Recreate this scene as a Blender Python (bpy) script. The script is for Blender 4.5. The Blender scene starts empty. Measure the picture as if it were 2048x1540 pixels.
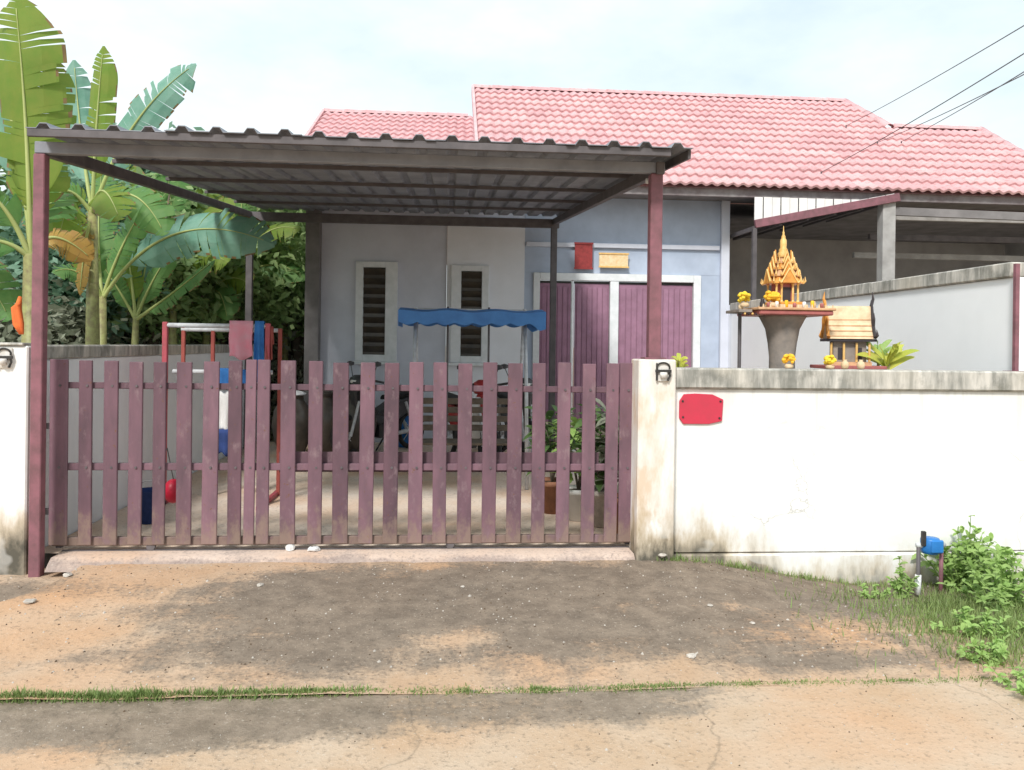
import bpy, math, random
from mathutils import Vector, Matrix, noise as mnoise
random.seed(7)
R = math.radians
S = bpy.context.scene
COL = S.collection

# ------------------------------------------------------------------ camera
F, CX, CY, HY, H = 1600.0, 1024.0, 770.0, 690.0, 1.65
YAW, ROLL = R(4.4), 0.0129
cd = bpy.data.cameras.new('camera'); cam = bpy.data.objects.new('camera', cd); COL.objects.link(cam)
cd.sensor_fit = 'HORIZONTAL'; cd.sensor_width = 36.0; cd.lens = 36.0 * F / 2048.0
cd.shift_y = -(CY - HY) / 2048.0; cd.clip_end = 3000; cd.clip_start = 0.05
cam.matrix_world = (Matrix.Translation((0, 0, H)) @ Matrix.Rotation(-YAW, 4, 'Z') @ Matrix.Rotation(R(90), 4, 'X')
                    @ Matrix.Rotation(ROLL, 4, 'Z'))
S.camera = cam

# ------------------------------------------------------------------ world, sun, exposure
SUN_EL, SUN_AZ = R(43), R(204)          # azimuth from +Y towards +X: behind the viewer, to the left
W = bpy.data.worlds.new('World'); S.world = W; W.use_nodes = True
nt = W.node_tree; nt.nodes.clear()
def wn(t, **k):
    n = nt.nodes.new(t)
    for a, b in k.items(): setattr(n, a, b)
    return n
wo = wn('ShaderNodeOutputWorld'); wb = wn('ShaderNodeBackground'); wb.inputs['Strength'].default_value = 0.1
sky = wn('ShaderNodeTexSky', sky_type='NISHITA', sun_disc=False)
sky.sun_elevation = SUN_EL; sky.sun_rotation = SUN_AZ; sky.dust_density = 2.0; sky.ozone_density = 1.0
tc = wn('ShaderNodeTexCoord'); mp = wn('ShaderNodeMapping'); mp.inputs['Scale'].default_value = (1.0, 1.0, 2.2)
mp.inputs['Location'].default_value = (0.35, 0.1, 0.2)
nz = wn('ShaderNodeTexNoise'); nz.inputs['Scale'].default_value = 2.3; nz.inputs['Detail'].default_value = 7; nz.inputs['Roughness'].default_value = 0.55
rp = wn('ShaderNodeValToRGB'); rp.color_ramp.elements[0].position = 0.36; rp.color_ramp.elements[1].position = 0.66
rp.color_ramp.elements[0].color = (0.80, 0.80, 0.80, 1); rp.color_ramp.elements[1].color = (1, 1, 1, 1)
mx = wn('ShaderNodeMix', data_type='RGBA')
cl = wn('ShaderNodeValToRGB'); cl.color_ramp.elements[0].position = 0.40; cl.color_ramp.elements[1].position = 0.82
cl.color_ramp.elements[0].color = (6.3, 7.4, 7.75, 1); cl.color_ramp.elements[1].color = (8.6, 9.0, 9.1, 1)
nt.links.new(tc.outputs['Generated'], mp.inputs['Vector']); nt.links.new(mp.outputs[0], nz.inputs['Vector'])
nt.links.new(nz.outputs[0], rp.inputs[0]); nt.links.new(nz.outputs[0], cl.inputs[0])
nt.links.new(rp.outputs[0], mx.inputs[0]); nt.links.new(sky.outputs[0], mx.inputs[6]); nt.links.new(cl.outputs[0], mx.inputs[7])
nt.links.new(mx.outputs[2], wb.inputs['Color']); nt.links.new(wb.outputs[0], wo.inputs[0])
sd = bpy.data.lights.new('sun', 'SUN'); so = bpy.data.objects.new('sun', sd); COL.objects.link(so)
sd.energy = 2.5; sd.angle = R(10); sd.color = (1.0, 0.97, 0.925)
sdir = Vector((math.sin(SUN_AZ) * math.cos(SUN_EL), math.cos(SUN_AZ) * math.cos(SUN_EL), math.sin(SUN_EL)))
so.rotation_euler = sdir.to_track_quat('Z', 'Y').to_euler()
V = S.view_settings
V.view_transform = 'Standard'; V.look = 'None'; V.exposure = 0.5; V.gamma = 1.0; V.use_curve_mapping = False
S.cycles.max_bounces = 8; S.cycles.diffuse_bounces = 5

# ------------------------------------------------------------------ pixel -> direction helpers
_fw = Vector((math.sin(YAW), math.cos(YAW), 0)); _rt = Vector((math.cos(YAW), -math.sin(YAW), 0)); _up = Vector((0, 0, 1))
def ray(px, py):
    u, v = px - CX, py - HY
    c, s = math.cos(ROLL), math.sin(ROLL)
    return _fw * F + _rt * (c * u + s * v) - _up * (-s * u + c * v)
def P(px, py, Y):
    r = ray(px, py); p = r * (Y / r.y); return Vector((p.x, Y, p.z + H))
def G(px, py, Z):
    r = ray(px, py); p = r * ((Z - H) / r.z); return Vector((p.x, p.y, Z))
def PXat(px, py, X):
    r = ray(px, py); p = r * (X / r.x); return Vector((X, p.y, p.z + H))

# ------------------------------------------------------------------ materials
def lin(c): return tuple(((x / 255) / 12.92 if x / 255 <= .04045 else ((x / 255 + .055) / 1.055) ** 2.4) for x in c)
MATS = {}
class NB:
    def __init__(s, name):
        s.m = bpy.data.materials.new(name); s.m.use_nodes = True; s.t = s.m.node_tree
        s.t.nodes.clear()
        s.out = s.n('ShaderNodeOutputMaterial'); s.b = s.n('ShaderNodeBsdfPrincipled'); s.l(s.b.outputs[0], s.out.inputs[0])
        s.geo = None
    def n(s, t, **k):
        x = s.t.nodes.new(t)
        for a, b in k.items(): setattr(x, a, b)
        return x
    def l(s, a, b): s.t.links.new(a, b)
    def pos(s):
        if not s.geo: s.geo = s.n('ShaderNodeNewGeometry')
        return s.geo.outputs['Position']
    def noise(s, scale, detail=5, rough=.55, vec=None, stretch=None, dist=0):
        v = vec or s.pos()
        if stretch:
            m = s.n('ShaderNodeMapping'); m.inputs['Scale'].default_value = stretch; s.l(v, m.inputs[0]); v = m.outputs[0]
        x = s.n('ShaderNodeTexNoise'); x.inputs['Scale'].default_value = scale; x.inputs['Detail'].default_value = detail
        x.inputs['Roughness'].default_value = rough; x.inputs['Distortion'].default_value = dist
        s.l(v, x.inputs['Vector']); return x.outputs[0]
    def ramp(s, fac, stops):
        x = s.n('ShaderNodeValToRGB'); e = x.color_ramp.elements
        while len(e) < len(stops): e.new(0.5)
        for i, (p, c) in enumerate(stops):
            e[i].position = p; e[i].color = (c, c, c, 1) if not hasattr(c, '__len__') else (*c, 1)
        s.l(fac, x.inputs[0]); return x.outputs[0]
    def mix(s, fac, a, b, mode='MIX'):
        x = s.n('ShaderNodeMix', data_type='RGBA', blend_type=mode)
        for sock, v in ((0, fac), (6, a), (7, b)):
            if hasattr(v, 'is_linked'): s.l(v, x.inputs[sock])
            elif sock == 0: x.inputs[0].default_value = v
            else: x.inputs[sock].default_value = (*v, 1)
        return x.outputs[2]
    def math(s, op, a, b=0.0, c=0.0, clamp=False):
        x = s.n('ShaderNodeMath', operation=op, use_clamp=clamp)
        for i, v in enumerate((a, b, c)):
            if hasattr(v, 'is_linked'): s.l(v, x.inputs[i])
            else: x.inputs[i].default_value = v
        return x.outputs[0]
    def mr(s, v, a, b, c=0.0, d=1.0):
        x = s.n('ShaderNodeMapRange', interpolation_type='SMOOTHSTEP')
        s.l(v, x.inputs[0])
        for i, q in enumerate((a, b, c, d)): x.inputs[i + 1].default_value = q
        return x.outputs[0]
    def xyz(s):
        x = s.n('ShaderNodeSeparateXYZ'); s.l(s.pos(), x.inputs[0]); return x.outputs
    def attr(s, name):
        x = s.n('ShaderNodeAttribute', attribute_name=name); return x.outputs['Fac']
    def rnd(s): return s.n('ShaderNodeObjectInfo').outputs['Random']
    def bump(s, h, strength=.3, dist=.01):
        x = s.n('ShaderNodeBump'); x.inputs['Strength'].default_value = strength; x.inputs['Distance'].default_value = dist
        s.l(h, x.inputs['Height']); s.l(x.outputs[0], s.b.inputs['Normal'])
    def fin(s, col, rough=.8, spec=.3, metal=0.0):
        if hasattr(col, 'is_linked'): s.l(col, s.b.inputs['Base Color'])
        else: s.b.inputs['Base Color'].default_value = (*col, 1)
        if hasattr(rough, 'is_linked'): s.l(rough, s.b.inputs['Roughness'])
        else: s.b.inputs['Roughness'].default_value = rough
        s.b.inputs['Specular IOR Level'].default_value = spec; s.b.inputs['Metallic'].default_value = metal
        MATS[s.m.name] = s.m; return s.m

def simple(name, c, c2=None, scale=14, rough=.75, spec=.3, bump=.15, rnd=.0, metal=0.0):
    """base colour with mottled wear, fine relief and a small shift from object to object"""
    b = NB(name); c2 = c2 or tuple(x * .72 for x in c)
    f = b.ramp(b.noise(scale, 6, .6), [(.35, 0.0), (.68, 1.0)])
    col = b.mix(f, c, c2)
    if rnd:
        k = b.math('MULTIPLY_ADD', b.rnd(), rnd, 1 - rnd / 2)
        cmb = b.n('ShaderNodeCombineColor')
        for i in range(3): b.l(k, cmb.inputs[i])
        col = b.mix(1.0, col, cmb.outputs[0], 'MULTIPLY')
    if bump: b.bump(b.noise(scale * 6, 4, .6), bump, .004)
    return b.fin(col, rough, spec, metal)

def mat_gate():
    b = NB('gate_paint'); x, y, z = b.xyz()
    n1 = b.noise(6, 6, .65, stretch=(1, 1, .3)); n2 = b.noise(28, 5, .7); n3 = b.noise(13, 5, .7, stretch=(1, 1, .5))
    col = b.mix(b.ramp(n1, [(.35, 0.0), (.68, 1.0)]), (.185, .10, .126), (.112, .068, .084))
    k = b.math('MULTIPLY_ADD', b.rnd(), .5, .75); cmb = b.n('ShaderNodeCombineColor')
    for i in range(3): b.l(k, cmb.inputs[i])
    col = b.mix(1.0, col, cmb.outputs[0], 'MULTIPLY')
    col = b.mix(b.ramp(n3, [(.56, 0.0), (.72, .6)]), col, (.27, .19, .20))        # faded, chalky paint
    col = b.mix(b.ramp(n2, [(.64, 0.0), (.70, .85)]), col, (.16, .075, .04))      # chips down to rust
    mud = b.math('SUBTRACT', .42, b.math('ADD', z, b.math('MULTIPLY', b.math('SUBTRACT', n3, .5), .9)))
    col = b.mix(b.math('MULTIPLY', b.mr(mud, 0.0, .25), .55), col, (.28, .21, .15))   # splashed mud
    b.bump(n2, .3, .003)
    return b.fin(col, .65, .3)
mat_gate()
simple('post_paint', (.26, .11, .135), (.165, .08, .09), 11, .55, .35, .2, .1)
simple('dark_metal', (.13, .115, .12), (.08, .072, .075), 7, .6, .4, .15, .2)
simple('sheet_under', (.29, .305, .345), (.20, .21, .24), 3.5, .65, .3, .15, .12)
simple('white_paint', (.80, .79, .77), (.70, .69, .67), 6, .7, .3, .1)
simple('pipe_white', (.80, .80, .80), (.66, .66, .66), 20, .45, .4, .05)
simple('steel_pale', (.62, .64, .66), (.45, .45, .46), 16, .4, .5, .08)
simple('house_grey', (.66, .685, .77), (.58, .605, .68), 2.5, .85, .2, .2)
simple('house_white', (.82, .84, .89), (.76, .78, .82), 2.5, .85, .2, .2)
simple('white_blue', (.88, .90, .92), (.84, .86, .88), 2.5, .8, .2, .15)
simple('house_blue', (.46, .53, .65), (.38, .44, .55), 3, .85, .2, .2)
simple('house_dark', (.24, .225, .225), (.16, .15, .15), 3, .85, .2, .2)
simple('frame_white', (.78, .80, .82), (.66, .69, .70), 8, .6, .3, .1)
simple('fascia_grey', (.20, .165, .17), (.30, .28, .28), 6, .8, .2, .2)
simple('barge_pink', (.66, .46, .47), (.55, .36, .37), 6, .8, .2, .2)
simple('door_mauve', (.34, .18, .26), (.26, .14, .20), 6, .6, .3, .15, .15)
simple('glass_brown', (.075, .06, .045), (.04, .036, .032), 5, .25, .5, .03)
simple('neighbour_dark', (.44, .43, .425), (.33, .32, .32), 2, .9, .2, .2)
simple('concrete_grey', (.42, .41, .40), (.28, .27, .26), 4, .9, .2, .4)
simple('pedestal', (.33, .28, .24), (.20, .18, .165), 9, .85, .2, .4)
simple('gold', (.74, .34, .07), (.52, .22, .045), 18, .4, .5, .2)
simple('gold_pale', (.82, .54, .20), (.66, .38, .11), 18, .45, .5, .2)
simple('shrine_cream', (.74, .58, .38), (.56, .40, .24), 14, .6, .4, .2)
simple('shrine_tan', (.66, .40, .22), (.46, .26, .14), 14, .6, .4, .2)
simple('shrine_red', (.42, .13, .12), (.30, .10, .09), 14, .55, .4, .15)
simple('shrine_dark', (.045, .035, .04), (.03, .028, .03), 14, .6, .4, .1)
simple('marigold', (.85, .42, .03), (.80, .55, .06), 40, .8, .2, .3)
simple('yellow_cloth', (.86, .66, .06), (.75, .50, .05), 20, .8, .2, .3)
simple('red_plaque', (.60, .035, .075), (.50, .04, .07), 7, .45, .4, .05)
simple('dark_plaque', (.32, .045, .045), (.20, .03, .03), 26, .6, .3, .1)
simple('cream_plaque', (.82, .68, .44), (.74, .50, .25), 26, .6, .3, .1)
simple('black_iron', (.025, .024, .024), (.045, .04, .036), 20, .5, .4, .1)
simple('lamp_glass', (.76, .74, .72), (.60, .56, .50), 20, .2, .6, .0)
simple('canopy_blue', (.09, .27, .62), (.07, .20, .50), 5, .6, .3, .15)
simple('blue_plastic', (.03, .20, .55), (.02, .15, .42), 12, .4, .4, .05)
simple('cloth_pink', (.78, .28, .35), (.70, .36, .42), 9, .9, .1, .3)
simple('cloth_blue', (.06, .22, .55), (.04, .14, .38), 9, .9, .1, .3)
simple('cloth_navy', (.045, .075, .22), (.03, .05, .14), 9, .9, .1, .3)
simple('cloth_white', (.78, .77, .75), (.68, .66, .64), 9, .9, .1, .3)
simple('cloth_rust', (.40, .11, .09), (.30, .08, .07), 9, .9, .1, .3)
simple('rack_red', (.50, .09, .12), (.36, .08, .09), 12, .5, .4, .1)
simple('ball_red', (.65, .02, .06), (.55, .02, .05), 10, .4, .4, .05)
simple('rubber', (.022, .022, .023), (.035, .034, .033), 16, .75, .3, .2)
simple('moto_red', (.48, .05, .05), (.40, .04, .04), 10, .3, .5, .02)
simple('moto_dark', (.035, .035, .04), (.05, .05, .05), 10, .4, .5, .05)
simple('jar_dark', (.05, .042, .036), (.085, .07, .055), 8, .35, .5, .1)
simple('terracotta', (.36, .17, .10), (.24, .12, .075), 10, .85, .2, .2, .3)
simple('stone', (.58, .53, .47), (.40, .36, .32), 20, .9, .2, .3, .3)
simple('orange_rag', (.80, .20, .06), (.65, .14, .05), 14, .9, .1, .3)
simple('cable', (.16, .16, .17), (.12, .12, .13), 10, .6, .3, 0)
simple('soil', (.13, .09, .06), (.08, .06, .045), 10, .95, .1, .4)

def leafmat(name, c, c2, trans=.25, rnd=.3, scale=7):
    b = NB(name)
    f = b.ramp(b.noise(scale, 4, .6), [(.3, 0.0), (.7, 1.0)])
    col = b.mix(f, c, c2)
    if rnd:
        k = b.math('MULTIPLY_ADD', b.noise(1.3, 2), rnd * 2, 1 - rnd)
        cmb = b.n('ShaderNodeCombineColor')
        for i in range(3): b.l(k, cmb.inputs[i])
        col = b.mix(1.0, col, cmb.outputs[0], 'MULTIPLY')
    m = b.fin(col, .5, .35)
    tr = b.n('ShaderNodeBsdfTranslucent'); b.l(col, tr.inputs[0])
    ms = b.n('ShaderNodeMixShader'); ms.inputs[0].default_value = trans
    b.l(b.b.outputs[0], ms.inputs[1]); b.l(tr.outputs[0], ms.inputs[2]); b.l(ms.outputs[0], b.out.inputs[0])
    return m
leafmat('banana_lime', (.21, .34, .055), (.29, .36, .07), .5)
leafmat('banana_green', (.14, .32, .10), (.22, .38, .12), .5)
leafmat('banana_teal', (.15, .34, .25), (.25, .43, .34), .3)
leafmat('banana_old', (.42, .28, .06), (.36, .20, .06), .2)
leafmat('leaf_margin', (.30, .20, .08), (.20, .13, .06), .2)
leafmat('midrib', (.46, .50, .20), (.40, .46, .16), .1)
leafmat('banana_stem', (.36, .37, .14), (.20, .16, .08), .05, .35, 16)
leafmat('tree_leaf', (.25, .40, .16), (.38, .48, .22), .45)
leafmat('tree_leaf_teal', (.20, .36, .25), (.30, .46, .34), .45)
leafmat('tree_leaf_dark', (.25, .28, .20), (.35, .36, .28), .35)
leafmat('weed_leaf', (.24, .40, .10), (.37, .50, .17), .3, .4, 20)
leafmat('pot_leaf', (.06, .12, .045), (.12, .20, .06), .25)
leafmat('croton_leaf', (.66, .60, .12), (.42, .52, .08), .3)
leafmat('grass_blade', (.17, .27, .075), (.28, .33, .12), .3, .4, 30)
simple('bark', (.19, .15, .115), (.11, .09, .07), 12, .9, .2, .5)

def mat_wall():
    b = NB('stained_wall'); x, y, z = b.xyz()
    n1 = b.noise(2.2, 6, .62); n2 = b.noise(7.0, 6, .65, stretch=(1, 1, .35))
    col = b.mix(b.ramp(b.noise(1.1, 5), [(.4, 0.0), (.75, 1.0)]), (.83, .825, .81), (.79, .78, .75))
    # rusty wash on the gate pillar, runs below the coping
    pil = b.math('MULTIPLY', b.mr(x, 1.68, 1.62), b.mr(x, 1.30, 1.36))
    wash = b.math('MULTIPLY', pil, b.ramp(n2, [(.36, 0.0), (.62, .75)]))
    col = b.mix(wash, col, (.62, .44, .28))
    runs = b.noise(5.0, 4, .6, stretch=(2.4, 2.4, .12))
    runs = b.math('MULTIPLY', b.ramp(runs, [(.50, 0.0), (.72, .55)]), b.mr(z, .7, 1.35))
    col = b.mix(runs, col, (.52, .50, .45))
    # moss and mud splashes with a ragged outline near the foot of the wall
    hh = b.math('ADD', z, b.math('MULTIPLY', b.math('SUBTRACT', n2, .5), -.75))
    near = b.math('ADD', b.mr(x, 2.75, 1.5), b.mr(x, -2.85, -3.05), clamp=True)
    lim = b.math('MULTIPLY_ADD', near, .36, .02)
    d = b.math('SUBTRACT', lim, hh)
    col = b.mix(b.math('MULTIPLY', b.mr(d, -.16, .12), .8), col, (.47, .37, .24))
    col = b.mix(b.math('MULTIPLY', b.mr(d, .02, .24), b.ramp(n1, [(.38, .15), (.60, .95)])), col, (.085, .08, .065))
    pt = b.ramp(b.noise(1.7, 3, .5, stretch=(1, 1, 1.6)), [(.53, 0.0), (.56, .35)])
    col = b.mix(pt, col, (.70, .685, .65))
    vo = b.n('ShaderNodeTexVoronoi', feature='DISTANCE_TO_EDGE'); vo.inputs['Scale'].default_value = 1.1
    ds = b.n('ShaderNodeVectorMath', operation='ADD'); nn = b.n('ShaderNodeTexNoise'); nn.inputs['Scale'].default_value = 4.0; nn.inputs['Detail'].default_value = 6
    b.l(b.pos(), nn.inputs['Vector']); sc = b.n('ShaderNodeVectorMath', operation='SCALE'); sc.inputs['Scale'].default_value = .3
    b.l(nn.outputs['Color'], sc.inputs[0]); b.l(b.pos(), ds.inputs[0]); b.l(sc.outputs[0], ds.inputs[1]); b.l(ds.outputs[0], vo.inputs['Vector'])
    ck = b.math('MULTIPLY', b.ramp(vo.outputs['Distance'], [(.0, .6), (.004, 0.0)]), b.ramp(b.noise(.9, 2), [(.5, 0.0), (.6, 1.0)]))
    col = b.mix(ck, col, (.30, .28, .25))
    b.bump(b.math('ADD', b.noise(30, 5, .6), b.math('MULTIPLY', b.noise(4, 3), 2.0)), .3, .006)
    return b.fin(col, .88, .2)
mat_wall()
def mat_coping():
    b = NB('stained_coping')
    n1 = b.noise(5, 6, .65); n2 = b.noise(9, 5, .6, stretch=(1.6, 1.6, .3)); n3 = b.noise(1.3, 3)
    col = b.mix(b.ramp(n2, [(.36, 0.0), (.62, 1.0)]), (.60, .57, .52), (.27, .265, .24))
    col = b.mix(b.ramp(n1, [(.5, 0.0), (.7, .8)]), col, (.15, .15, .13))
    col = b.mix(b.ramp(n3, [(.5, 0.0), (.68, .6)]), col, (.66, .60, .50))
    b.bump(n1, .4, .01)
    return b.fin(col, .92, .15)
mat_coping()
def mat_tile():
    b = NB('roof_tile_red'); r = b.rnd()
    n = b.noise(1.6, 5, .6); n2 = b.noise(16, 5, .65)
    col = b.mix(b.ramp(n, [(.35, 0.0), (.7, 1.0)]), (.64, .37, .385), (.52, .295, .31))
    col = b.mix(b.math('MULTIPLY', r, .75), col, (.72, .46, .46))
    col = b.mix(b.ramp(n2, [(.50, 0.0), (.72, .6)]), col, (.27, .15, .14))
    b.bump(n2, .25, .004)
    return b.fin(col, .75, .3)
mat_tile()
def mat_ground(name, sand, sand2, moss, moss2, crack=False, wet=0.0):
    b = NB(name)
    a = b.attr('moss'); x, y, z = b.xyz()
    n1 = b.noise(1.5, 7, .62, dist=.4); n2 = b.noise(7, 7, .68); n3 = b.noise(38, 5, .7); n4 = b.noise(.7, 4)
    base = b.mix(b.ramp(n1, [(.36, 0.0), (.66, 1.0)]), sand, sand2)
    base = b.mix(b.ramp(n4, [(.48, 0.0), (.68, .7)]), base, (.58, .33, .18))
    m = b.math('ADD', a, b.math('MULTIPLY', b.math('SUBTRACT', n1, .5), 1.3))
    m = b.math('ADD', m, b.math('MULTIPLY', b.math('SUBTRACT', n2, .5), 1.0))
    m = b.math('ADD', m, b.math('MULTIPLY', b.math('SUBTRACT', n3, .5), .9))
    n5 = b.noise(3.2, 6, .7, stretch=(.35, 1.6, 1), dist=.8)
    m = b.math('ADD', m, b.math('MULTIPLY', b.math('SUBTRACT', n5, .5), 1.1))
    n6 = b.noise(2.6, 5, .7, stretch=(2.2, .4, 1), dist=.5)
    m = b.math('ADD', m, b.math('MULTIPLY', b.math('SUBTRACT', n6, .5), .9))
    mm = b.mr(m, .18, .90)
    mo = b.mix(b.ramp(n2, [(.38, 0.0), (.64, 1.0)]), moss, moss2)
    col = b.mix(b.math('MULTIPLY', mm, .93), base, mo)
    col = b.mix(b.ramp(n3, [(.54, 0.0), (.72, .6)]), col, tuple(q * .55 for q in moss))
    col = b.mix(b.ramp(b.noise(70, 3, .6), [(.62, 0.0), (.72, .45)]), col, (.70, .62, .52))
    b.bump(b.math('ADD', n3, b.math('MULTIPLY', n2, 1.2)), .5, .012)
    if crack:
        vo = b.n('ShaderNodeTexVoronoi', feature='DISTANCE_TO_EDGE'); vo.inputs['Scale'].default_value = .62
        ds = b.n('ShaderNodeVectorMath', operation='ADD'); nn = b.n('ShaderNodeTexNoise'); nn.inputs['Scale'].default_value = 3.0; nn.inputs['Detail'].default_value = 5
        b.l(b.pos(), nn.inputs['Vector']); sc = b.n('ShaderNodeVectorMath', operation='SCALE'); sc.inputs['Scale'].default_value = .35
        b.l(nn.outputs['Color'], sc.inputs[0]); b.l(b.pos(), ds.inputs[0]); b.l(sc.outputs[0], ds.inputs[1]); b.l(ds.outputs[0], vo.inputs['Vector'])
        ck = b.ramp(vo.outputs['Distance'], [(.0, .38), (.005, 0.0)])
        col = b.mix(ck, col, (.10, .085, .065))
    rough = b.math('MULTIPLY_ADD', mm, -wet, .93) if wet else .93
    return b.fin(col, rough, .12 + wet * .5)
mat_ground('apron_dirt', (.49, .335, .22), (.55, .42, .31), (.155, .125, .10), (.255, .205, .16))
mat_ground('road_concrete', (.49, .34, .22), (.56, .44, .33), (.185, .15, .115), (.30, .24, .185), True, .5)
mat_ground('yard_concrete', (.74, .58, .45), (.78, .67, .57), (.46, .38, .32), (.56, .47, .39))
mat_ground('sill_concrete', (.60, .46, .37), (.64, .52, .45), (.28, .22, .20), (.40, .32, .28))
mat_ground('far_dirt', (.40, .29, .19), (.46, .36, .26), (.14, .14, .08), (.20, .19, .10))

# ------------------------------------------------------------------ mesh builder
class MB:
    def __init__(s): s.v = []; s.f = []; s.mi = []
    def add(s, vs, fs, mi=0):
        o = len(s.v); s.v += [tuple(p) for p in vs]; s.f += [tuple(i + o for i in q) for q in fs]; s.mi += [mi] * len(fs); return s
    def box(s, x0, x1, y0, y1, z0, z1, mi=0, M=None):
        vs = [Vector((x, y, z)) for z in (z0, z1) for y in (y0, y1) for x in (x0, x1)]
        if M: vs = [M @ p for p in vs]
        return s.add(vs, [(0, 2, 3, 1), (4, 5, 7, 6), (0, 1, 5, 4), (2, 6, 7, 3), (0, 4, 6, 2), (1, 3, 7, 5)], mi)
    def bar(s, a, b, w, h, up=(0, 0, 1), mi=0):
        a, b = Vector(a), Vector(b); d = (b - a).normalized(); u = Vector(up)
        sd_ = d.cross(u)
        if sd_.length < 1e-4: sd_ = d.cross(Vector((0, 1, 0)))
        sd_.normalize(); u = sd_.cross(d).normalized()
        vs = [p + sd_ * (w / 2 * i) + u * (h / 2 * j) for p in (a, b) for (i, j) in ((-1, -1), (1, -1), (1, 1), (-1, 1))]
        return s.add(vs, [(3, 2, 1, 0), (4, 5, 6, 7), (0, 1, 5, 4), (1, 2, 6, 5), (2, 3, 7, 6), (3, 0, 4, 7)], mi)
    def tube(s, pts, rad, n=8, mi=0, cap=True):
        pts = [Vector(p) for p in pts]; rs = rad if hasattr(rad, '__len__') else [rad] * len(pts)
        vs = []; ref = None
        for i, p in enumerate(pts):
            d = (pts[min(i + 1, len(pts) - 1)] - pts[max(i - 1, 0)]).normalized()
            if ref is None: ref = d.orthogonal().normalized()
            ref = (ref - d * ref.dot(d)).normalized(); q = d.cross(ref)
            vs += [p + (ref * math.cos(2 * math.pi * k / n) + q * math.sin(2 * math.pi * k / n)) * rs[i] for k in range(n)]
        fs = [(i * n + k, i * n + (k + 1) % n, (i + 1) * n + (k + 1) % n, (i + 1) * n + k) for i in range(len(pts) - 1) for k in range(n)]
        if cap: fs += [tuple(range(n))[::-1], tuple(range((len(pts) - 1) * n, len(pts) * n))]
        return s.add(vs, fs, mi)
    def lathe(s, prof, n=20, c=(0, 0, 0), mi=0, sx=1, sy=1, off=0.0):
        vs = [(c[0] + r * sx * math.cos(2 * math.pi * k / n + off), c[1] + r * sy * math.sin(2 * math.pi * k / n + off), c[2] + z) for r, z in prof for k in range(n)]
        fs = [(i * n + k, i * n + (k + 1) % n, (i + 1) * n + (k + 1) % n, (i + 1) * n + k) for i in range(len(prof) - 1) for k in range(n)]
        fs += [tuple(range(n))[::-1], tuple(range((len(prof) - 1) * n, len(prof) * n))]
        return s.add(vs, fs, mi)
    def prism(s, poly, d, mi=0):
        """polygon (list of 3D points) pushed along vector d"""
        poly = [Vector(p) for p in poly]; d = Vector(d); n = len(poly)
        return s.add(poly + [p + d for p in poly], [tuple(range(n)), tuple(range(2 * n - 1, n - 1, -1))] + [(i, i + n, (i + 1) % n + n, (i + 1) % n) for i in range(n)], mi)
    def mesh(s, name, mats, smooth=False):
        me = bpy.data.meshes.new(name); me.from_pydata(s.v, [], s.f)
        for m in ([mats] if isinstance(mats, str) else mats): me.materials.append(MATS[m])
        if any(s.mi): me.polygons.foreach_set('material_index', s.mi)
        if smooth: me.polygons.foreach_set('use_smooth', [True] * len(s.f))
        me.update(); return me
    def build(s, name, mats, parent=None, smooth=False, bevel=0.0):
        return link(name, s.mesh(name, mats, smooth), parent, bevel)
def link(name, me, parent=None, bevel=0.0):
    o = bpy.data.objects.new(name, me); COL.objects.link(o)
    if parent:
        o.parent = parent; o.matrix_parent_inverse = Matrix.Identity(4)
        o.location = -chain(parent)
    if bevel:
        md = o.modifiers.new('bevel', 'BEVEL'); md.width = bevel; md.segments = 1; md.limit_method = 'ANGLE'
    return o
def chain(o):
    t = Vector((0, 0, 0))
    while o: t += Vector(o.location); o = o.parent
    return t
def thing(name, loc, label, cat, group=None):
    o = bpy.data.objects.new(name, None); COL.objects.link(o); o.location = loc; o.empty_display_size = .1
    return tag(o, label, cat, group)
def tag(o, label=None, cat=None, group=None, kind=None):
    if label: o['label'] = label
    if cat: o['category'] = cat
    if group: o['group'] = group
    if kind: o['kind'] = kind
    return o
def one(mb, name, mats, label, cat, group=None, smooth=False, bevel=0.0): return tag(mb.build(name, mats, None, smooth, bevel), label, cat, group)

def sstep(a, b, x):
    t = max(0, min(1, (x - a) / (b - a))); return t * t * (3 - 2 * t)
def blob(x, y, cx, cy, rx, ry): return math.exp(-((x - cx) / rx) ** 2 - ((y - cy) / ry) ** 2)

# ------------------------------------------------------------------ setting: ground, road, apron, yard
WY = 5.75                                   # front face of the boundary wall
def grid(name, xs, ys, hf, mf, m):
    nx, ny = len(xs), len(ys)
    v = [(x, y, hf(x, y)) for y in ys for x in xs]
    f = [(j * nx + i, j * nx + i + 1, (j + 1) * nx + i + 1, (j + 1) * nx + i) for j in range(ny - 1) for i in range(nx - 1)]
    me = bpy.data.meshes.new(name); me.from_pydata(v, [], f); me.materials.append(MATS[m])
    a = me.attributes.new('moss', 'FLOAT', 'POINT'); a.data.foreach_set('value', [mf(p[0], p[1]) for p in v])
    me.polygons.foreach_set('use_smooth', [True] * len(f))
    o = bpy.data.objects.new(name, me); COL.objects.link(o); return tag(o, kind='structure')
def rng(a, b, s):
    n = max(1, int(round((b - a) / s))); return [a + (b - a) * i / n for i in range(n + 1)]
grid('ground', [-900, -60, -20, 20, 60, 900], [-900, -40, -8, 20, 60, 900], lambda x, y: -.34, lambda x, y: .4, 'far_dirt')
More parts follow.
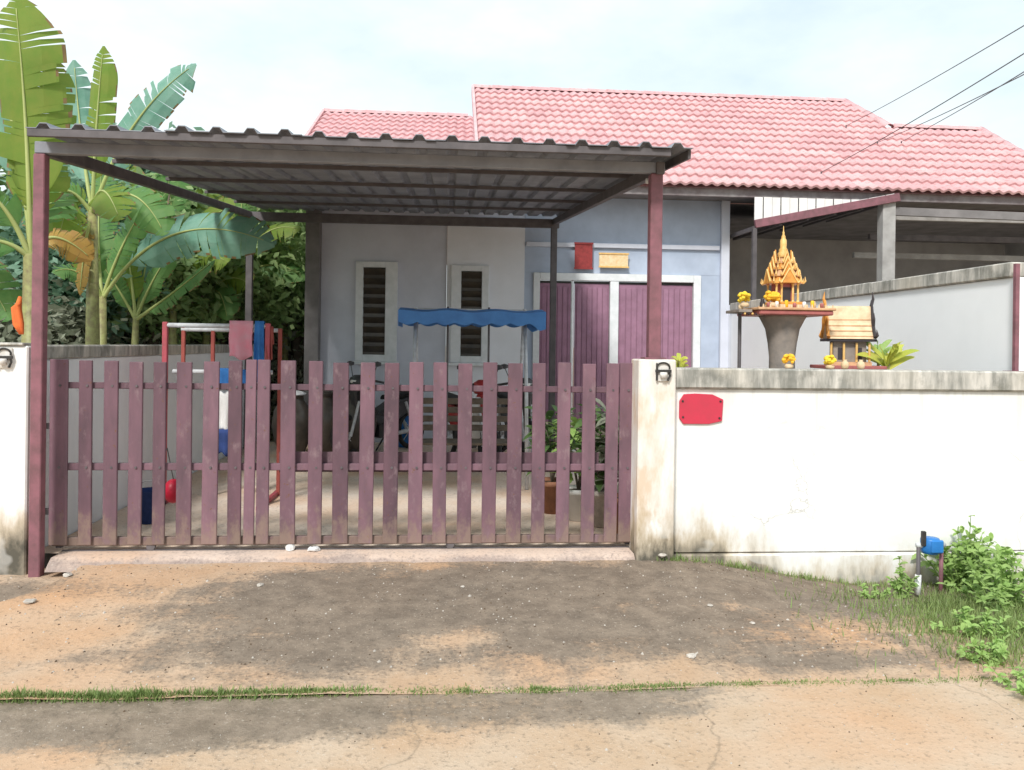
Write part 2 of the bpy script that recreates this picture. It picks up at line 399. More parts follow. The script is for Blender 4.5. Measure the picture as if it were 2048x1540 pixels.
def apron_h(x, y):
    h = .10 * sstep(3.8, 5.75, y)
    h -= .21 * sstep(1.55, 3.3, x) * sstep(4.3, 5.6, y)
    edge = -2.50 - .35 * sstep(5.5, 4.6, y)
    h -= .08 * sstep(edge, edge - .10, x) * sstep(4.75, 4.95, y)
    h -= .09 * blob(x, y, -2.95, 5.2, .22, .16)
    h += .012 * mnoise.noise((x * 1.7, y * 1.7, 0)) + .006 * mnoise.noise((x * 6, y * 6, 3)) + .003 * mnoise.noise((x * 19, y * 19, 7))
    h += .03 * sstep(3.0, 6.0, x) * mnoise.noise((x * 1.2, y * 2, 9))
    return h
def apron_m(x, y):
    m = .60 * sstep(-2.2, -.6, x + (5.2 - y) * .5) * sstep(3.9, 4.4, y) + .30 * sstep(-2.4, -.6, x)
    m += .35 * blob(x, y, -.9, 5.0, .9, .35) + .45 * blob(x, y, .9, 5.25, 1.0, .4) + .5 * blob(x, y, 2.2, 5.45, 1.2, .3)
    m += .25 * blob(x, y, -.7, 4.3, .25, .5) + .2 * blob(x, y, .9, 4.5, .8, .3) + .35 * blob(x, y, 1.9, 4.05, .6, .12)
    m -= .75 * blob(x, y, .05, 4.42, .28, .14) + .5 * blob(x, y, 2.6, 4.5, .8, .25) + .4 * blob(x, y, 1.75, 4.85, .2, .08)
    m += .9 * blob(x, y, -2.75, 5.35, .4, .3) + .4 * blob(x, y, -2.2, 5.2, .5, .12)
    m -= .35 * sstep(5.42, 5.6, y) * sstep(1.4, 1.2, x) * sstep(-2.5, -2.2, x)
    return m
grid('apron', rng(-9, -4, .12) + rng(-3.95, 5.5, .035) + rng(5.6, 11, .15), rng(3.80, 5.95, .03), apron_h, apron_m, 'apron_dirt')
def road_h(x, y): return -.008 + .003 * mnoise.noise((x * 1.3, y * 1.3, 2)) + .002 * mnoise.noise((x * 17, y * 17, 5)) + .008 * sstep(1.15, 1.25, x + (3.8 - y) * .1)
def road_m(x, y):
    j = x + (3.8 - y) * .1
    m = .95 * sstep(3.2, 3.6, y) * sstep(1.6, .9, j) + .35 * sstep(3.1, 3.5, y) * sstep(.2, -1.2, x) + .35 * blob(x, y, -1.1, 3.25, .3, .35)
    m -= .35 * blob(x, y, .3, 3.2, .9, .25)
    m -= .45 * sstep(1.1, 1.4, j) * sstep(3.75, 3.5, y)
    m += .12 * sstep(1.1, 1.4, j)
    return m
grid('road', rng(-40, -5, 2) + rng(-4.95, 6, .05) + rng(6.5, 40, 2), rng(-8, 2.4, .8) + rng(2.44, 3.84, .035), road_h, road_m, 'road_concrete')
grid('yard_floor', rng(-2.96, 4.1, .3), rng(5.97, 12.52, .3), lambda x, y: .115 + .004 * mnoise.noise((x, y, 0)),
     lambda x, y: .1 + .3 * sstep(9.5, 11.5, y), 'yard_concrete')
sill = MB(); n = 60
xs = rng(-2.74, 1.358, .07)
for i in range(len(xs) - 1):      # cast concrete strip under the gate with a worn front edge
    a = 5.74 + .014 * mnoise.noise((xs[i] * 3, 0, 0)) + .008 * mnoise.noise((xs[i] * 13, 0, 4)); b = 5.74 + .014 * mnoise.noise((xs[i + 1] * 3, 0, 0)) + .008 * mnoise.noise((xs[i + 1] * 13, 0, 4))
    x0, x1 = xs[i], xs[i + 1]; z1 = .135
    sill.add([(x0, a - .06, .06), (x1, b - .06, .06), (x0, a - .01, z1 - .028), (x1, b - .01, z1 - .028), (x0, a + .03, z1), (x1, b + .03, z1), (x0, 6.05, z1), (x1, 6.05, z1)],
             [(0, 1, 3, 2), (2, 3, 5, 4), (4, 5, 7, 6)])
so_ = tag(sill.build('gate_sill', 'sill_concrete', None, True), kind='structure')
_a = so_.data.attributes.new('moss', 'FLOAT', 'POINT'); _a.data.foreach_set('value', [.38 + .25 * mnoise.noise((p.co.x * 2, 5, 0)) + (.5 if p.co.z < .12 else 0) for p in so_.data.vertices])  # mottled dirt; extra on low front vertices paints the front face's shade

# ------------------------------------------------------------------ boundary walls
def front_wall(x0, x1, label, plinth_z, pil0, pil1):
    w = thing('boundary_wall', ((x0 + x1) / 2, WY, -.2), label, 'wall')
    MB().box(x0, x1, WY + .03, WY + .15, .135, 1.345).build('panel', 'stained_wall', w, bevel=.006)
    MB().box(x0, x1, WY + .005, WY + .17, -.42, plinth_z).build('plinth', 'stained_wall', w, bevel=.012)
    c = MB(); xx = rng(x0, x1, 3.9)
    for i in range(len(xx) - 1):
        z = 1.50 + .004 * mnoise.noise((xx[i], 0, 0)); c.box(xx[i] + .0015, xx[i + 1] - .0015, WY - .01, WY + .19, 1.347, z)
    c.build('coping', 'stained_coping', w, bevel=.012)
    MB().box(pil0, pil1, WY - .05, WY + .2, -.42, 1.558).build('pillar', 'stained_wall', w, bevel=.01)
    return w
front_wall(1.640, 9.5, 'long white plastered wall with dirty coping beside the gate, red plaque on it', .127, 1.362, 1.638)
wl = thing('boundary_wall', (-4.5, WY, -.2), 'short bare white wall with muddy foot by the banana plants', 'wall')
MB().box(-8, -2.905, WY + .01, WY + .17, -.42, 1.60).build('panel', 'stained_wall', wl, bevel=.01)
MB().box(-8, -2.93, WY - .01, WY + .19, 1.602, 1.622).build('coping', 'stained_coping', wl, bevel=.006)
ws = thing('boundary_wall', (-2.99, 9, .1), 'long white side wall running back below the banana plants', 'wall')
MB().box(-3.09, -2.97, WY + .2, 13.4, -.42, 1.50).build('panel', 'white_blue', ws, bevel=.008)
MB().box(-3.12, -2.94, WY + .2, 13.4, 1.502, 1.605).build('coping', 'stained_coping', ws, bevel=.01)
# right side wall, climbing above eye level
SX = 4.40
pa, pb = PXat(2030, 512, SX), PXat(1500, 607, SX)
wr = thing('boundary_wall', (SX, 9, .1), 'tall bluish white side wall with blackened concrete coping behind the spirit houses', 'wall')
zt = (pa.z + pb.z) / 2
MB().box(SX, SX + .12, WY + .2, 12.28, -.42, zt - .12).build('panel', 'white_blue', wr, bevel=.006)
yy = rng(WY + .2, 12.28, 2.1)
for i in range(len(yy) - 1):
    c = MB().box(SX - .03, SX + .16, yy[i] + .004, yy[i + 1] - .004, zt - .118, zt + .008 * mnoise.noise((i * .7, 0, 0)))
    c.build('coping', 'stained_coping', wr, bevel=.01)
q = P(2036, 620, 5.9)
rp_ = thing('steel_post', (q.x, 5.88, 1.5), 'rusty slim steel post standing at the corner of the tall side wall', 'post')
MB().bar((q.x - .03, 5.88, 1.49), (q.x - .03, 5.88, 2.33), .032, .032).build('shaft', 'post_paint', rp_)
MB().box(q.x - .09, q.x + .03, 5.82, 5.94, 1.485, 1.50).build('foot_plate', 'post_paint', rp_)
# low white wall at the end of the house front
one(MB().box(4.41, 4.95, 12.30, 12.44, 0, 2.33), 'low_wall', 'house_white', 'low bluish white wall between house corner and tall side wall', 'wall', bevel=.006)

# red plaque and the two wall lamps
q = P(1404, 818, WY)
pq = thing('wall_plaque', (q.x, WY + .03, q.z), 'red plaque with cut corners fixed to the white wall beside the pillar', 'plaque')
w2, h2 = .165, .112
pts = [(-w2, -h2 * .62), (-w2 * .82, -h2), (w2 * .35, -h2), (w2 * .95, -h2 * .8), (w2, h2 * .62), (w2 * .5, h2 * .95), (-w2 * .3, h2), (-w2 * .8, h2 * .95), (-w2, h2 * .5)]
MB().prism([(q.x + a, WY + .012, q.z + b) for a, b in pts], (0, .016, 0)).build('plate', 'red_plaque', pq, bevel=.003)
for a, b in ((-w2 * .86, h2 * .5), (w2 * .86, h2 * .5), (w2 * .82, -h2 * .6), (-w2 * .84, -h2 * .55)):
    MB().tube([(q.x + a, WY + .006, q.z + b), (q.x + a, WY + .013, q.z + b)], .008, 8).build('screw', 'black_iron', pq)
def wall_lamp(px, py, label):
    q = P(px, py, WY - .05); x, z = q.x, q.z; y = WY - .052 if px > 500 else WY + .008
    t = thing('wall_lamp', (x, y, z), label, 'lamp', 'lamps on the gate walls')
    MB().box(x - .05, x + .05, y - .012, y, z - .07, z + .07).build('back_plate', 'lamp_glass', t, bevel=.003)
    MB().tube([(x + .047 * math.cos(a), y - .02, z + .028 + .036 * math.sin(a)) for a in rng(-.3, math.pi + .3, .3)], .007, 6).build('hood_rim', 'black_iron', t)
    MB().bar((x - .058, y - .022, z + .004), (x + .058, y - .022, z + .004), .02, .02).build('cross_bar', 'black_iron', t)
    MB().bar((x - .047, y - .02, z + .06), (x - .047, y - .02, z - .066), .013, .013).build('side_bar', 'black_iron', t)
    MB().tube([(x + .045, y - .02, z), (x + .05, y - .02, z - .03), (x + .034, y - .02, z - .066)], .008, 6).build('side_bar', 'black_iron', t)
    MB().lathe([(.0, -.05), (.022, -.045), (.03, -.02), (.026, -.004)], 12, (x, y - .03, z)).build('bulb_cover', 'lamp_glass', t, True)
wall_lamp(1325, 743, 'small black framed lamp on the stained gate pillar')
wall_lamp(1, 716, 'small black framed lamp on the bare white wall by the banana plants')

# ------------------------------------------------------------------ sliding gate
GY = 5.93
gt = thing('sliding_gate', (-.7, GY, .14), 'mauve brown slatted sliding gate closing the driveway', 'gate')
slats = [(104, 140), (163, 189), (212, 240), (261, 288), (310, 335), (358, 388), (408, 439), (460, 487), (492, 513), (517, 542), (565, 595), (620, 648), (669, 700),
         (721, 750), (770, 799), (820, 848), (869, 896), (918, 946), (967, 995), (1016, 1045), (1066, 1092), (1115, 1141), (1165, 1191), (1211, 1236), (1240, 1268)]
for i, (a, b) in enumerate(slats):
    p0 = P((a + b) / 2, 724 + .003 * a, GY); p1 = P((a + b) / 2, 1086 - .004 * a, GY)
    w = P(b, 900, GY).x - P(a, 900, GY).x; y = GY - .011 - .0025 * (i % 3)
    zt_ = 1.498 + .025 * i / 24 + .008 * random.uniform(-1, 1)
    if i in (0, 7, 8, 9): zt_ += .012
    lean = random.uniform(-.006, .006)
    M = Matrix.Translation((p0.x, y, .195)) @ Matrix.Rotation(lean, 4, 'Y')
    MB().box(-w / 2, w / 2, -.011, .011, -.01, zt_ - .195, M=M).build('slat', 'gate_paint', gt, bevel=.004)
xl, xr = P(104, 900, GY).x, P(1268, 900, GY).x
for z, hgt in ((1.322, .045), (.74, .05), (.205, .06)):
    MB().box(xl, xr, GY + .003, GY + .043, z - hgt / 2, z + hgt / 2).build('rail', 'gate_paint', gt, bevel=.004)
MB().box(xl + .01, xl + .05, GY + .045, GY + .085, .15, 1.44).build('stile', 'dark_metal', gt, bevel=.003)
MB().box(xr - .05, xr - .01, GY + .045, GY + .085, .15, 1.44).build('stile', 'dark_metal', gt, bevel=.003)
for px in (300, 900):
    x = P(px, 1090, GY).x
    MB().tube([(x, GY + .01, .168), (x, GY + .036, .168)], .032, 12).build('roller', 'dark_metal', gt)
x0_, x1_ = P(556, 900, GY).x, P(1200, 900, GY).x      # deeper board along the sliding leaf
MB().box(x0_, x1_, GY + .045, GY + .062, P(800, 946, GY).z, P(800, 906, GY).z).build('mid_board', 'gate_paint', gt, bevel=.003)
for i, (a_, b_) in enumerate(slats):        # bolt heads where slats cross the rails
    for z in (1.322, .74):
        xb = P((a_ + b_) / 2, 900, GY).x
        MB().tube([(xb, GY - .031, z), (xb, GY - .024, z)], .009, 6).build('bolt', 'dark_metal', gt)
for z in (1.03, .42):     # guide lugs to the carport post
    MB().box(xl - .075, xl, GY - .005, GY + .035, z - .02, z + .02).build('lug', 'dark_metal', gt)
one(MB().box(-2.75, 1.36, GY + .012, GY + .032, .1335, .142), 'gate_track', 'dark_metal', 'thin steel rail for the sliding gate set in the sill', 'rail')

# ------------------------------------------------------------------ carport
XL = P(48, 245, 5.47).x
cp = thing('carport', (-.7, 8.8, .1), 'open carport with dark ribbed metal roof on mauve steel posts', 'carport')
ZF, ZB, YF, YB = 3.035, 3.62, 5.47, 12.15           # underside of sheet, front and back
def zs(y): return ZF + (ZB - ZF) * (y - YF) / (YB - YF)
pL, pR = P(61, 700, 5.70).x + .038, 1.50
BL, BR = -2.93, 1.525
MB().box(pL - .038, pL + .038, 5.70, 5.776, -.08, zs(5.7) - .137).build('post', 'post_paint', cp, bevel=.006)
MB().box(pR - .045, pR + .045, 5.785, 5.875, 1.56, zs(5.8) - .137).build('post', 'post_paint', cp, bevel=.005)
MB().box(pR - .08, pR + .08, 5.76, 5.90, 1.56, 1.572).build('foot_plate', 'post_paint', cp)
for x in (BL, BR):
    MB().box(x - .045, x + .045, 11.86, 11.95, .11, zs(11.9) - .19).build('post', 'dark_metal', cp, bevel=.004)
MB().bar((pL - .038, 5.745, zs(5.745) - .095), (1.56, 5.82, zs(5.82) - .095), .06, .08).build('front_beam', 'sheet_under', cp, bevel=.004)
MB().bar((-3.0, 11.9, zs(11.9) - .125), (1.60, 11.9, zs(11.9) - .125), .07, .13).build('back_beam', 'dark_metal', cp, bevel=.004)
for x0, x1 in ((pL, BL), (pR + .02, BR)):
    MB().bar((x0, 5.76, zs(5.76) - .10), (x1, 11.86, zs(11.86) - .10), .06, .09).build('side_beam', 'dark_metal', cp, bevel=.004)
for y in (6.9, 8.15, 9.4, 10.65):
    MB().box(-2.83, 1.58, y, y + .035, zs(y) - .034, zs(y) - .003).build('purlin', 'dark_metal', cp)
XL, XR = P(48, 245, 5.47).x, 1.67
nsh = 5; sw = (XR - XL) / nsh
sh = MB(); prof = []
for k in range(4):
    c0 = sw / 4 * (k + .5)
    prof += [(c0 - .045, 0), (c0 - .022, .033), (c0 + .022, .033), (c0 + .045, 0)]
prof = [(0, 0)] + prof + [(sw, 0)]
th = .006
vs = [];
for y in (0, 1):
    for (x, z) in prof:
        yy_ = YF if y == 0 else YB
        vs.append((x, yy_, zs(yy_) + z))
    for (x, z) in prof:
        yy_ = YF if y == 0 else YB
        vs.append((x, yy_, zs(yy_) + z + th))
m_ = len(prof)
fs = []
for i in range(m_ - 1):
    fs += [(i, i + 2 * m_, i + 1 + 2 * m_, i + 1), (i + m_, i + 1 + m_, i + 1 + 3 * m_, i + 3 * m_), (i, i + 1, i + 1 + m_, i + m_), (i + 2 * m_, i + 3 * m_, i + 1 + 3 * m_, i + 1 + 2 * m_)]
sh.add(vs, fs); shm = sh.mesh('roof_sheet', 'sheet_under')
for i in range(nsh):
    o = link('roof_sheet', shm, cp); o.location = Vector(o.location) + Vector((XL + i * sw, random.uniform(-.015, .015), (i % 2) * .004))
MB().box(XL + .01, 1.52, 5.485, 5.515, zs(5.5) - .055, zs(5.5) - .004).build('front_trim', 'dark_metal', cp, bevel=.003)
MB().box(1.635, 1.66, 5.52, 12.1, 3.0, 3.06).build('edge_trim', 'dark_metal', cp) if False else None
MB().bar((1.655, 5.5, zs(5.5) - .035), (1.655, 12.1, zs(12.1) - .035), .02, .06).build('edge_trim', 'dark_metal', cp)
q = P(1292, 362, 5.95)
MB().tube([(q.x, 5.95, q.z), (q.x + .05, 5.95, q.z)], .022, 10).build('lamp_socket', 'pipe_white', cp)

# orange rag tied behind the front post
q = P(58, 632, 5.9); rg = MB()
for k in range(3):
    rg.tube([(q.x - .01, 5.8, q.z + .13 - .02 * k), (q.x - .035 - .01 * k, 5.82, q.z + .05), (q.x - .015 * k - .01, 5.81, q.z - .06), (q.x + .012 - .01 * k, 5.80, q.z - .13)], [.012, .024, .022, .006], 7)
one(rg, 'knotted_rag', 'orange_rag', 'orange red rag knotted on the carport post above the bare white wall', 'rag', None, True)

# ------------------------------------------------------------------ house
HYF = 12.5
hs = thing('house', (3.0, 14.5, .1), 'single storey grey rendered house with long red tiled roof', 'house')
def hx(px, py=600, Y=HYF): return P(px, py, Y).x
HX0 = hx(637); XD = hx(1048); XW = hx(893); HX1 = hx(1455)
MB().box(HX0, XW - .004, HYF, HYF + .15, .0, 4.0).build('wall', 'house_grey', hs)
MB().box(XW, XD, HYF - .035, HYF + .15, .0, 3.62).build('wall', 'house_white', hs)  # sunlit stretch of the same wall, its brightness put into a whiter colour
MB().box(XW, XD, HYF + .004, HYF + .15, 3.623, 4.0).build('wall', 'house_grey', hs)
MB().box(HX0 - .005, HX0 + .14, HYF + .16, 19.0, .0, 3.75).build('side_wall', 'house_grey', hs)
MB().box(HX0 - .17, HX0 + .04, HYF - .22, HYF - .01, .0, 3.78).build('corner_column', 'house_dark', hs, bevel=.008)  # column stands in shade; that shade is put into its dark colour
# door bay
dz1 = P(1230, 548, HYF).z
dl, dr = hx(1066), hx(1400)
MB().box(XD + .003, dl, HYF - .02, HYF + .15, .0, dz1).build('door_jamb_wall', 'house_blue', hs)
MB().box(dr, HX1 - .14, HYF - .02, HYF + .15, .0, dz1).build('door_jamb_wall', 'house_blue', hs)
MB().box(XD + .003, HX1 - .14, HYF - .02, HYF + .15, dz1 + .003, 4.0).build('door_head_wall', 'house_blue', hs)
zl = P(1230, 492, HYF).z
MB().box(XD + .02, HX1 - .16, HYF - .07, HYF - .023, zl - .04, zl + .03).build('lintel', 'house_grey', hs, bevel=.005)
MB().box(HX1 - .135, HX1, HYF - .08, HYF + .2, .0, 4.0).build('column', 'house_grey', hs, bevel=.008)
# door set: white frame, two bays, leaves
fz0, fz1 = .45, dz1 - .003
fr = MB().box(dl, dl + .10, HYF - .06, HYF + .05, fz0, fz1).build('door_frame', 'frame_white', hs, bevel=.005)
for (x0, x1, z0, z1) in ((dr - .12, dr - .002, fz0, fz1), (dl + .102, dr - .122, fz1 - .115, fz1)):
    MB().box(x0, x1, HYF - .06, HYF + .05, z0, z1).build('door_frame', 'frame_white', hs, bevel=.005)
ml, mr_ = hx(1219), hx(1236)
MB().box(ml, mr_, HYF - .055, HYF + .05, fz0, fz1 - .118).build('mullion', 'frame_white', hs, bevel=.004)
bays = [(dl + .103, ml - .003), (mr_ + .003, dr - .123)]
for bi, (x0, x1) in enumerate(bays):
    n = 2; step = (x1 - x0) / n
    for k in range(n):
        a, b = x0 + k * step, x0 + (k + 1) * step
        lf = MB().box(a + .004, b - .004, HYF + .0, HYF + .035, fz0, fz1 - .16).build('door_leaf', 'door_mauve', hs, bevel=.004)
        for j in range(6):     # pressed vertical boards on each leaf
            u = a + .03 + (b - a - .06) * j / 6
            MB().box(u + .006, u + (b - a - .06) / 6 - .006, HYF - .012, HYF - .001, fz0 + .05, fz1 - .22).build('board', 'door_mauve', lf, bevel=.003)
    MB().box(x0, x1, HYF + .02, HYF + .05, fz1 - .158, fz1 - .12).build('transom_gap', 'black_iron', hs)
# windows
for (a, b, t_, bo, fa, fb, off) in ((727, 771, 535, 709, 712, 795, 0), (922, 963, 543, 712, 902, 977, -.035)):
    x0, x1 = hx(a), hx(b); z1, z0 = P(a, t_, HYF).z, P(a, bo, HYF).z; X0, X1 = hx(fa), hx(fb)
    y = HYF + off
    wd = MB().box(x0 - .02, x1 + .02, y - .012, y - .002, z0 - .02, z1 + .02).build('window', 'glass_brown', hs)
    for (u0, u1, v0, v1) in ((X0, x0, z0 - .1, z1 + .09), (x1, X1, z0 - .1, z1 + .09), (x0 + .001, x1 - .001, z1, z1 + .09), (x0 + .001, x1 - .001, z0 - .1, z0)):
        MB().box(u0, u1, y - .06, y - .001, v0, v1).build('frame', 'frame_white', wd, bevel=.004)
    k = 9
    for i in range(k):   # glass louvre slats
        zc = z0 + (z1 - z0) * (i + .5) / k
        M = Matrix.Translation(((x0 + x1) / 2, y - .035, zc)) @ Matrix.Rotation(R(38), 4, 'X')
        MB().box(-(x1 - x0) / 2 + .004, (x1 - x0) / 2 - .004, -.004, .004, -.07, .07, M=M).build('louvre', 'glass_brown', wd)
    MB().box(X0 - .03, X1 + .03, y - .10, y - .001, z0 - .15, z0 - .102).build('sill', 'frame_white', wd, bevel=.005)
# plaques above the door
q = P(1167, 512, HYF - .08)
t = thing('door_plaque', (q.x, HYF - .08, q.z), 'square dark red plaque hanging above the mauve doors', 'plaque')
MB().box(q.x - .14, q.x + .14, HYF - .10, HYF - .078, q.z - .19, q.z + .19).build('board', 'dark_plaque', t, bevel=.004)
for z in (-.195, .195): MB().box(q.x - .15, q.x + .15, HYF - .112, HYF - .1, q.z + z - .015, q.z + z + .015).build('edge_strip', 'dark_plaque', t)
q = P(1227, 521, HYF - .08)
t = thing('door_plaque', (q.x, HYF - .08, q.z), 'small cream and gold plaque hanging above the mauve doors', 'plaque')
MB().box(q.x - .23, q.x + .23, HYF - .10, HYF - .078, q.z - .10, q.z + .10).build('board', 'cream_plaque', t, bevel=.004)
for z in (-.105, .105): MB().box(q.x - .24, q.x + .24, HYF - .112, HYF - .1, q.z + z - .012, q.z + z + .012).build('edge_strip', 'gold_pale', t)
q = P(1145, 562, 11.6)
t = thing('white_pole', (q.x, 11.6, .115), 'slim white plastic pole standing in front of the mauve doors', 'pole')
MB().tube([(q.x, 11.6, .13), (q.x, 11.6, q.z)], .022, 10).build('shaft', 'pipe_white', t, True)
MB().lathe([(.09, 0), (.09, .02), (.03, .04)], 14, (q.x, 11.6, .115)).build('base', 'pipe_white', t, True)

# roof ----------------------------------------------------------------
EY, EZ, RY, RZ = 11.7, 4.085, 16.0, 6.77
SL = (RZ - EZ) / (RY - EY); ANG = math.atan(SL); SLEN = math.hypot(RZ - EZ, RY - EY)
def plane_at(px, py):
    r = ray(px, py); k = (EZ - SL * EY - H) / (r.z - SL * r.y); return Vector((r.x * k, r.y * k, H + r.z * k))
roof = link('roof', MB().box(.45, 9.0, EY + .05, EY + .14, EZ - .16, EZ - .03).mesh('roof', 'fascia_grey'), hs)   # fascia board body
ra = plane_at(1690, 205); rb = plane_at(1775, 252); rc = plane_at(1960, 261); rd = plane_at(2048, 312)
XG = .40
xe = rc.x + (rc.y - EY) * ((rd.x - rc.x) / max(.01, (rc.y - rd.y)))      # where the last hip meets the eave
poly = [(XG, EY), (xe, EY), (rc.x, rc.y), (rb.x, rc.y), (ra.x, RY), (XG, RY)]
def zp(y): return EZ + SL * (y - EY)
dk = MB()
dk.add([(x, y, zp(y) - .05) for x, y in poly], [tuple(range(len(poly)))])
dk.add([(XG, RY, zp(RY) - .05), (ra.x, RY, zp(RY) - .05), (ra.x + 2.2, 20.4, EZ), (XG, 20.4, EZ)], [(0, 1, 2, 3)])
dk.add([(ra.x, RY, zp(RY) - .05), (rb.x, rc.y, zp(rc.y) - .05), (rb.x + 2.4, 20.4, EZ), (ra.x + 2.2, 20.4, EZ)], [(0, 1, 2, 3)])
dk.add([(rb.x, rc.y, zp(rc.y) - .05), (rc.x, rc.y, zp(rc.y) - .05), (rc.x, 17.5, EZ), (rb.x, 17.5, EZ)], [(0, 1, 2, 3)])
dk.add([(rc.x, rc.y, zp(rc.y) - .05), (xe, EY, zp(EY) - .05), (xe, 17.5, EZ), (rc.x, 17.5, EZ)], [(0, 1, 2, 3)])
dk.build('roof_deck', 'roof_tile_red', roof)
MB().box(9.003, xe, EY + .05, EY + .14, EZ - .16, EZ - .03).build('fascia', 'fascia_grey', roof)
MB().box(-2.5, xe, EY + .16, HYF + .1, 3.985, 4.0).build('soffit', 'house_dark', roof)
# tile: two rolls, lower edge proud of the course below
TW, TL = .32, .37
tp = []
for i in range(13):
    u = i / 12; tp.append((u * TW, .021 * (1 - math.cos(4 * math.pi * u)) * .5 * 1.7))
tm = MB(); vs = []
for (x, z) in tp: vs.append((x, 0, z + .040))
for (x, z) in tp: vs.append((x, TL + .05, z))
for (x, z) in tp: vs.append((x, 0.002, z + .004))
fs = []
for i in range(12): fs += [(i, i + 1, i + 14, i + 13), (i + 26, i + 27, i + 1, i)]
tm.add(vs, fs); tile_me = tm.mesh('roof_tile', 'roof_tile_red', False)
tile_me.polygons.foreach_set('use_smooth', [i % 2 == 0 for i in range(len(fs))])
def inside(x, y, pl):
    c = False; j = len(pl) - 1
    for i in range(len(pl)):
        (x0, y0), (x1, y1) = pl[i], pl[j]
        if (y0 > y) != (y1 > y) and x < (x1 - x0) * (y - y0) / (y1 - y0) + x0: c = not c
        j = i
    return c
cand = []
nr = int(SLEN / TL) + 1
tl_ = SLEN / nr
for r_ in range(nr):
    for c_ in range(int((xe - XG) / TW) + 1):
        x = XG + c_ * TW; s_ = r_ * tl_
        yc = EY - .06 + s_ * math.cos(ANG); zc = EZ - .04 + s_ * math.sin(ANG)
        if not inside(x + TW / 2, yc + .18, poly): continue
        # screen position, to pick out the tiles that the carport does not hide
        d = Vector((x + .16, yc, zc)) ; dep = d.dot(_fw); u = CX + F * d.dot(_rt) / dep; v = HY - F * (zc - H) / dep + ROLL * (u - CX)
        hid = u < 1330 and v > 262 + .03 * (u - 600)
        cand.append((hid or u > 2100, yc, x, zc))
cand.sort()
rest = MB()
for i, (hid, yc, x, zc) in enumerate(cand):
    M = Matrix.Translation((x, yc, zc)) @ Matrix.Rotation(ANG + random.uniform(-.008, .004), 4, 'X') @ Matrix.Rotation(random.uniform(-.006, .006), 4, 'Z')
    if i < 300 and not hid:
        o = link('roof_tile', tile_me, roof); o.matrix_basis = Matrix.Translation(Vector(o.location)) @ M
    else:
        rest.add([M @ Vector(p) for p in vs], fs)
# lower roof over the left part of the house
LX0, LRY, LRZ, LEZ = -2.62, 16.6, 6.36, 3.72
LSL = (LRZ - LEZ) / (LRY - EY); LA = math.atan(LSL); LLEN = math.hypot(LRZ - LEZ, LRY - EY)
nr2 = int(LLEN / TL) + 1
for r_ in range(nr2):
    for c_ in range(int((XG - LX0) / TW) + 1):
        x = LX0 + c_ * TW; s_ = r_ * LLEN / nr2
        if x > XG - .1: continue
        M = Matrix.Translation((x, EY - .05 + s_ * math.cos(LA), LEZ - .03 + s_ * math.sin(LA))) @ Matrix.Rotation(LA, 4, 'X')
        rest.add([M @ Vector(p) for p in vs], fs)
rt_ = rest.build('remaining_tiles', 'roof_tile_red', roof); rt_['kind'] = 'stuff'
ld = MB()
ld.add([(LX0, EY, LEZ - .06), (XG, EY, LEZ - .06), (XG, LRY, LRZ - .06), (LX0, LRY, LRZ - .06)], [(0, 1, 2, 3)])
ld.add([(LX0, LRY, LRZ - .06), (XG, LRY, LRZ - .06), (XG, 21, LEZ), (LX0, 21, LEZ)], [(0, 1, 2, 3)])
ld.add([(HX0, EY + .9, LEZ + .1), (HX0, LRY, LRZ - .1), (HX0, 20.5, LEZ)], [(0, 1, 2)])
ld.build('lower_roof_deck', 'roof_tile_red', roof)
# barge boards on the two gable edges
MB().bar((XG - .02, EY - .05, EZ - .04), (XG - .02, RY, RZ - .02), .05, .18).build('barge_board', 'barge_pink', roof)
MB().prism([(XG + .03, EY + .1, EZ - .15), (XG + .03, RY, RZ - .1), (XG + .03, 20.3, EZ - .05)], (.1, 0, 0)).build('gable_wall', 'house_white', roof)
MB().bar((LX0 - .02, EY - .05, LEZ - .04), (LX0 - .02, LRY, LRZ - .02), .05, .16).build('barge_board', 'roof_tile_red', roof)
def caps(a, b, w=.11):
    a, b = Vector(a), Vector(b); n = max(1, int((b - a).length / .38)); d = (b - a) / n
    for i in range(n):
        m = MB(); dd = d.normalized(); sd2 = dd.cross(Vector((0, 0, 1))).normalized(); up = sd2.cross(dd)
        vv = []
        for (t, rr) in ((-.03, w * 1.04), (1.0, w * .93)):
            p = a + d * (i + t)
            vv += [p + sd2 * rr * math.cos(k * math.pi / 6) + up * rr * .8 * math.sin(k * math.pi / 6) - up * .015 for k in range(7)]
        m.add(vv, [(k, k + 7, k + 8, k + 1) for k in range(6)] + [tuple(range(7))])
        m.build('ridge_cap', 'roof_tile_red', roof, True)
caps((XG, RY, RZ), (ra.x, RY, RZ)); caps((ra.x, RY, RZ), (rb.x, rc.y, zp(rc.y))); caps((rb.x + .1, rc.y, zp(rc.y)), (rc.x, rc.y, zp(rc.y)))
caps((rc.x, rc.y, zp(rc.y)), (xe, EY, EZ)); caps((LX0, LRY, LRZ), (XG - .1, LRY, LRZ))
# neighbour's half of the building: dark recessed porch
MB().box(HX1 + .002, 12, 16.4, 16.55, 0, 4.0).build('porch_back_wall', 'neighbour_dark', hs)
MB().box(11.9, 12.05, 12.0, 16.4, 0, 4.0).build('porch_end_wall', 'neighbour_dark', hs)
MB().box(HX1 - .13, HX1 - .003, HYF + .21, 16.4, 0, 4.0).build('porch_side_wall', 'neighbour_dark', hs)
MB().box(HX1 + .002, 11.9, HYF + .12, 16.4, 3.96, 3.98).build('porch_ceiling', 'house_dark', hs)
MB().box(HX1 - .1, 11.9, 12.5, 16.4, 0, .12).build('porch_floor', 'concrete_grey', hs)
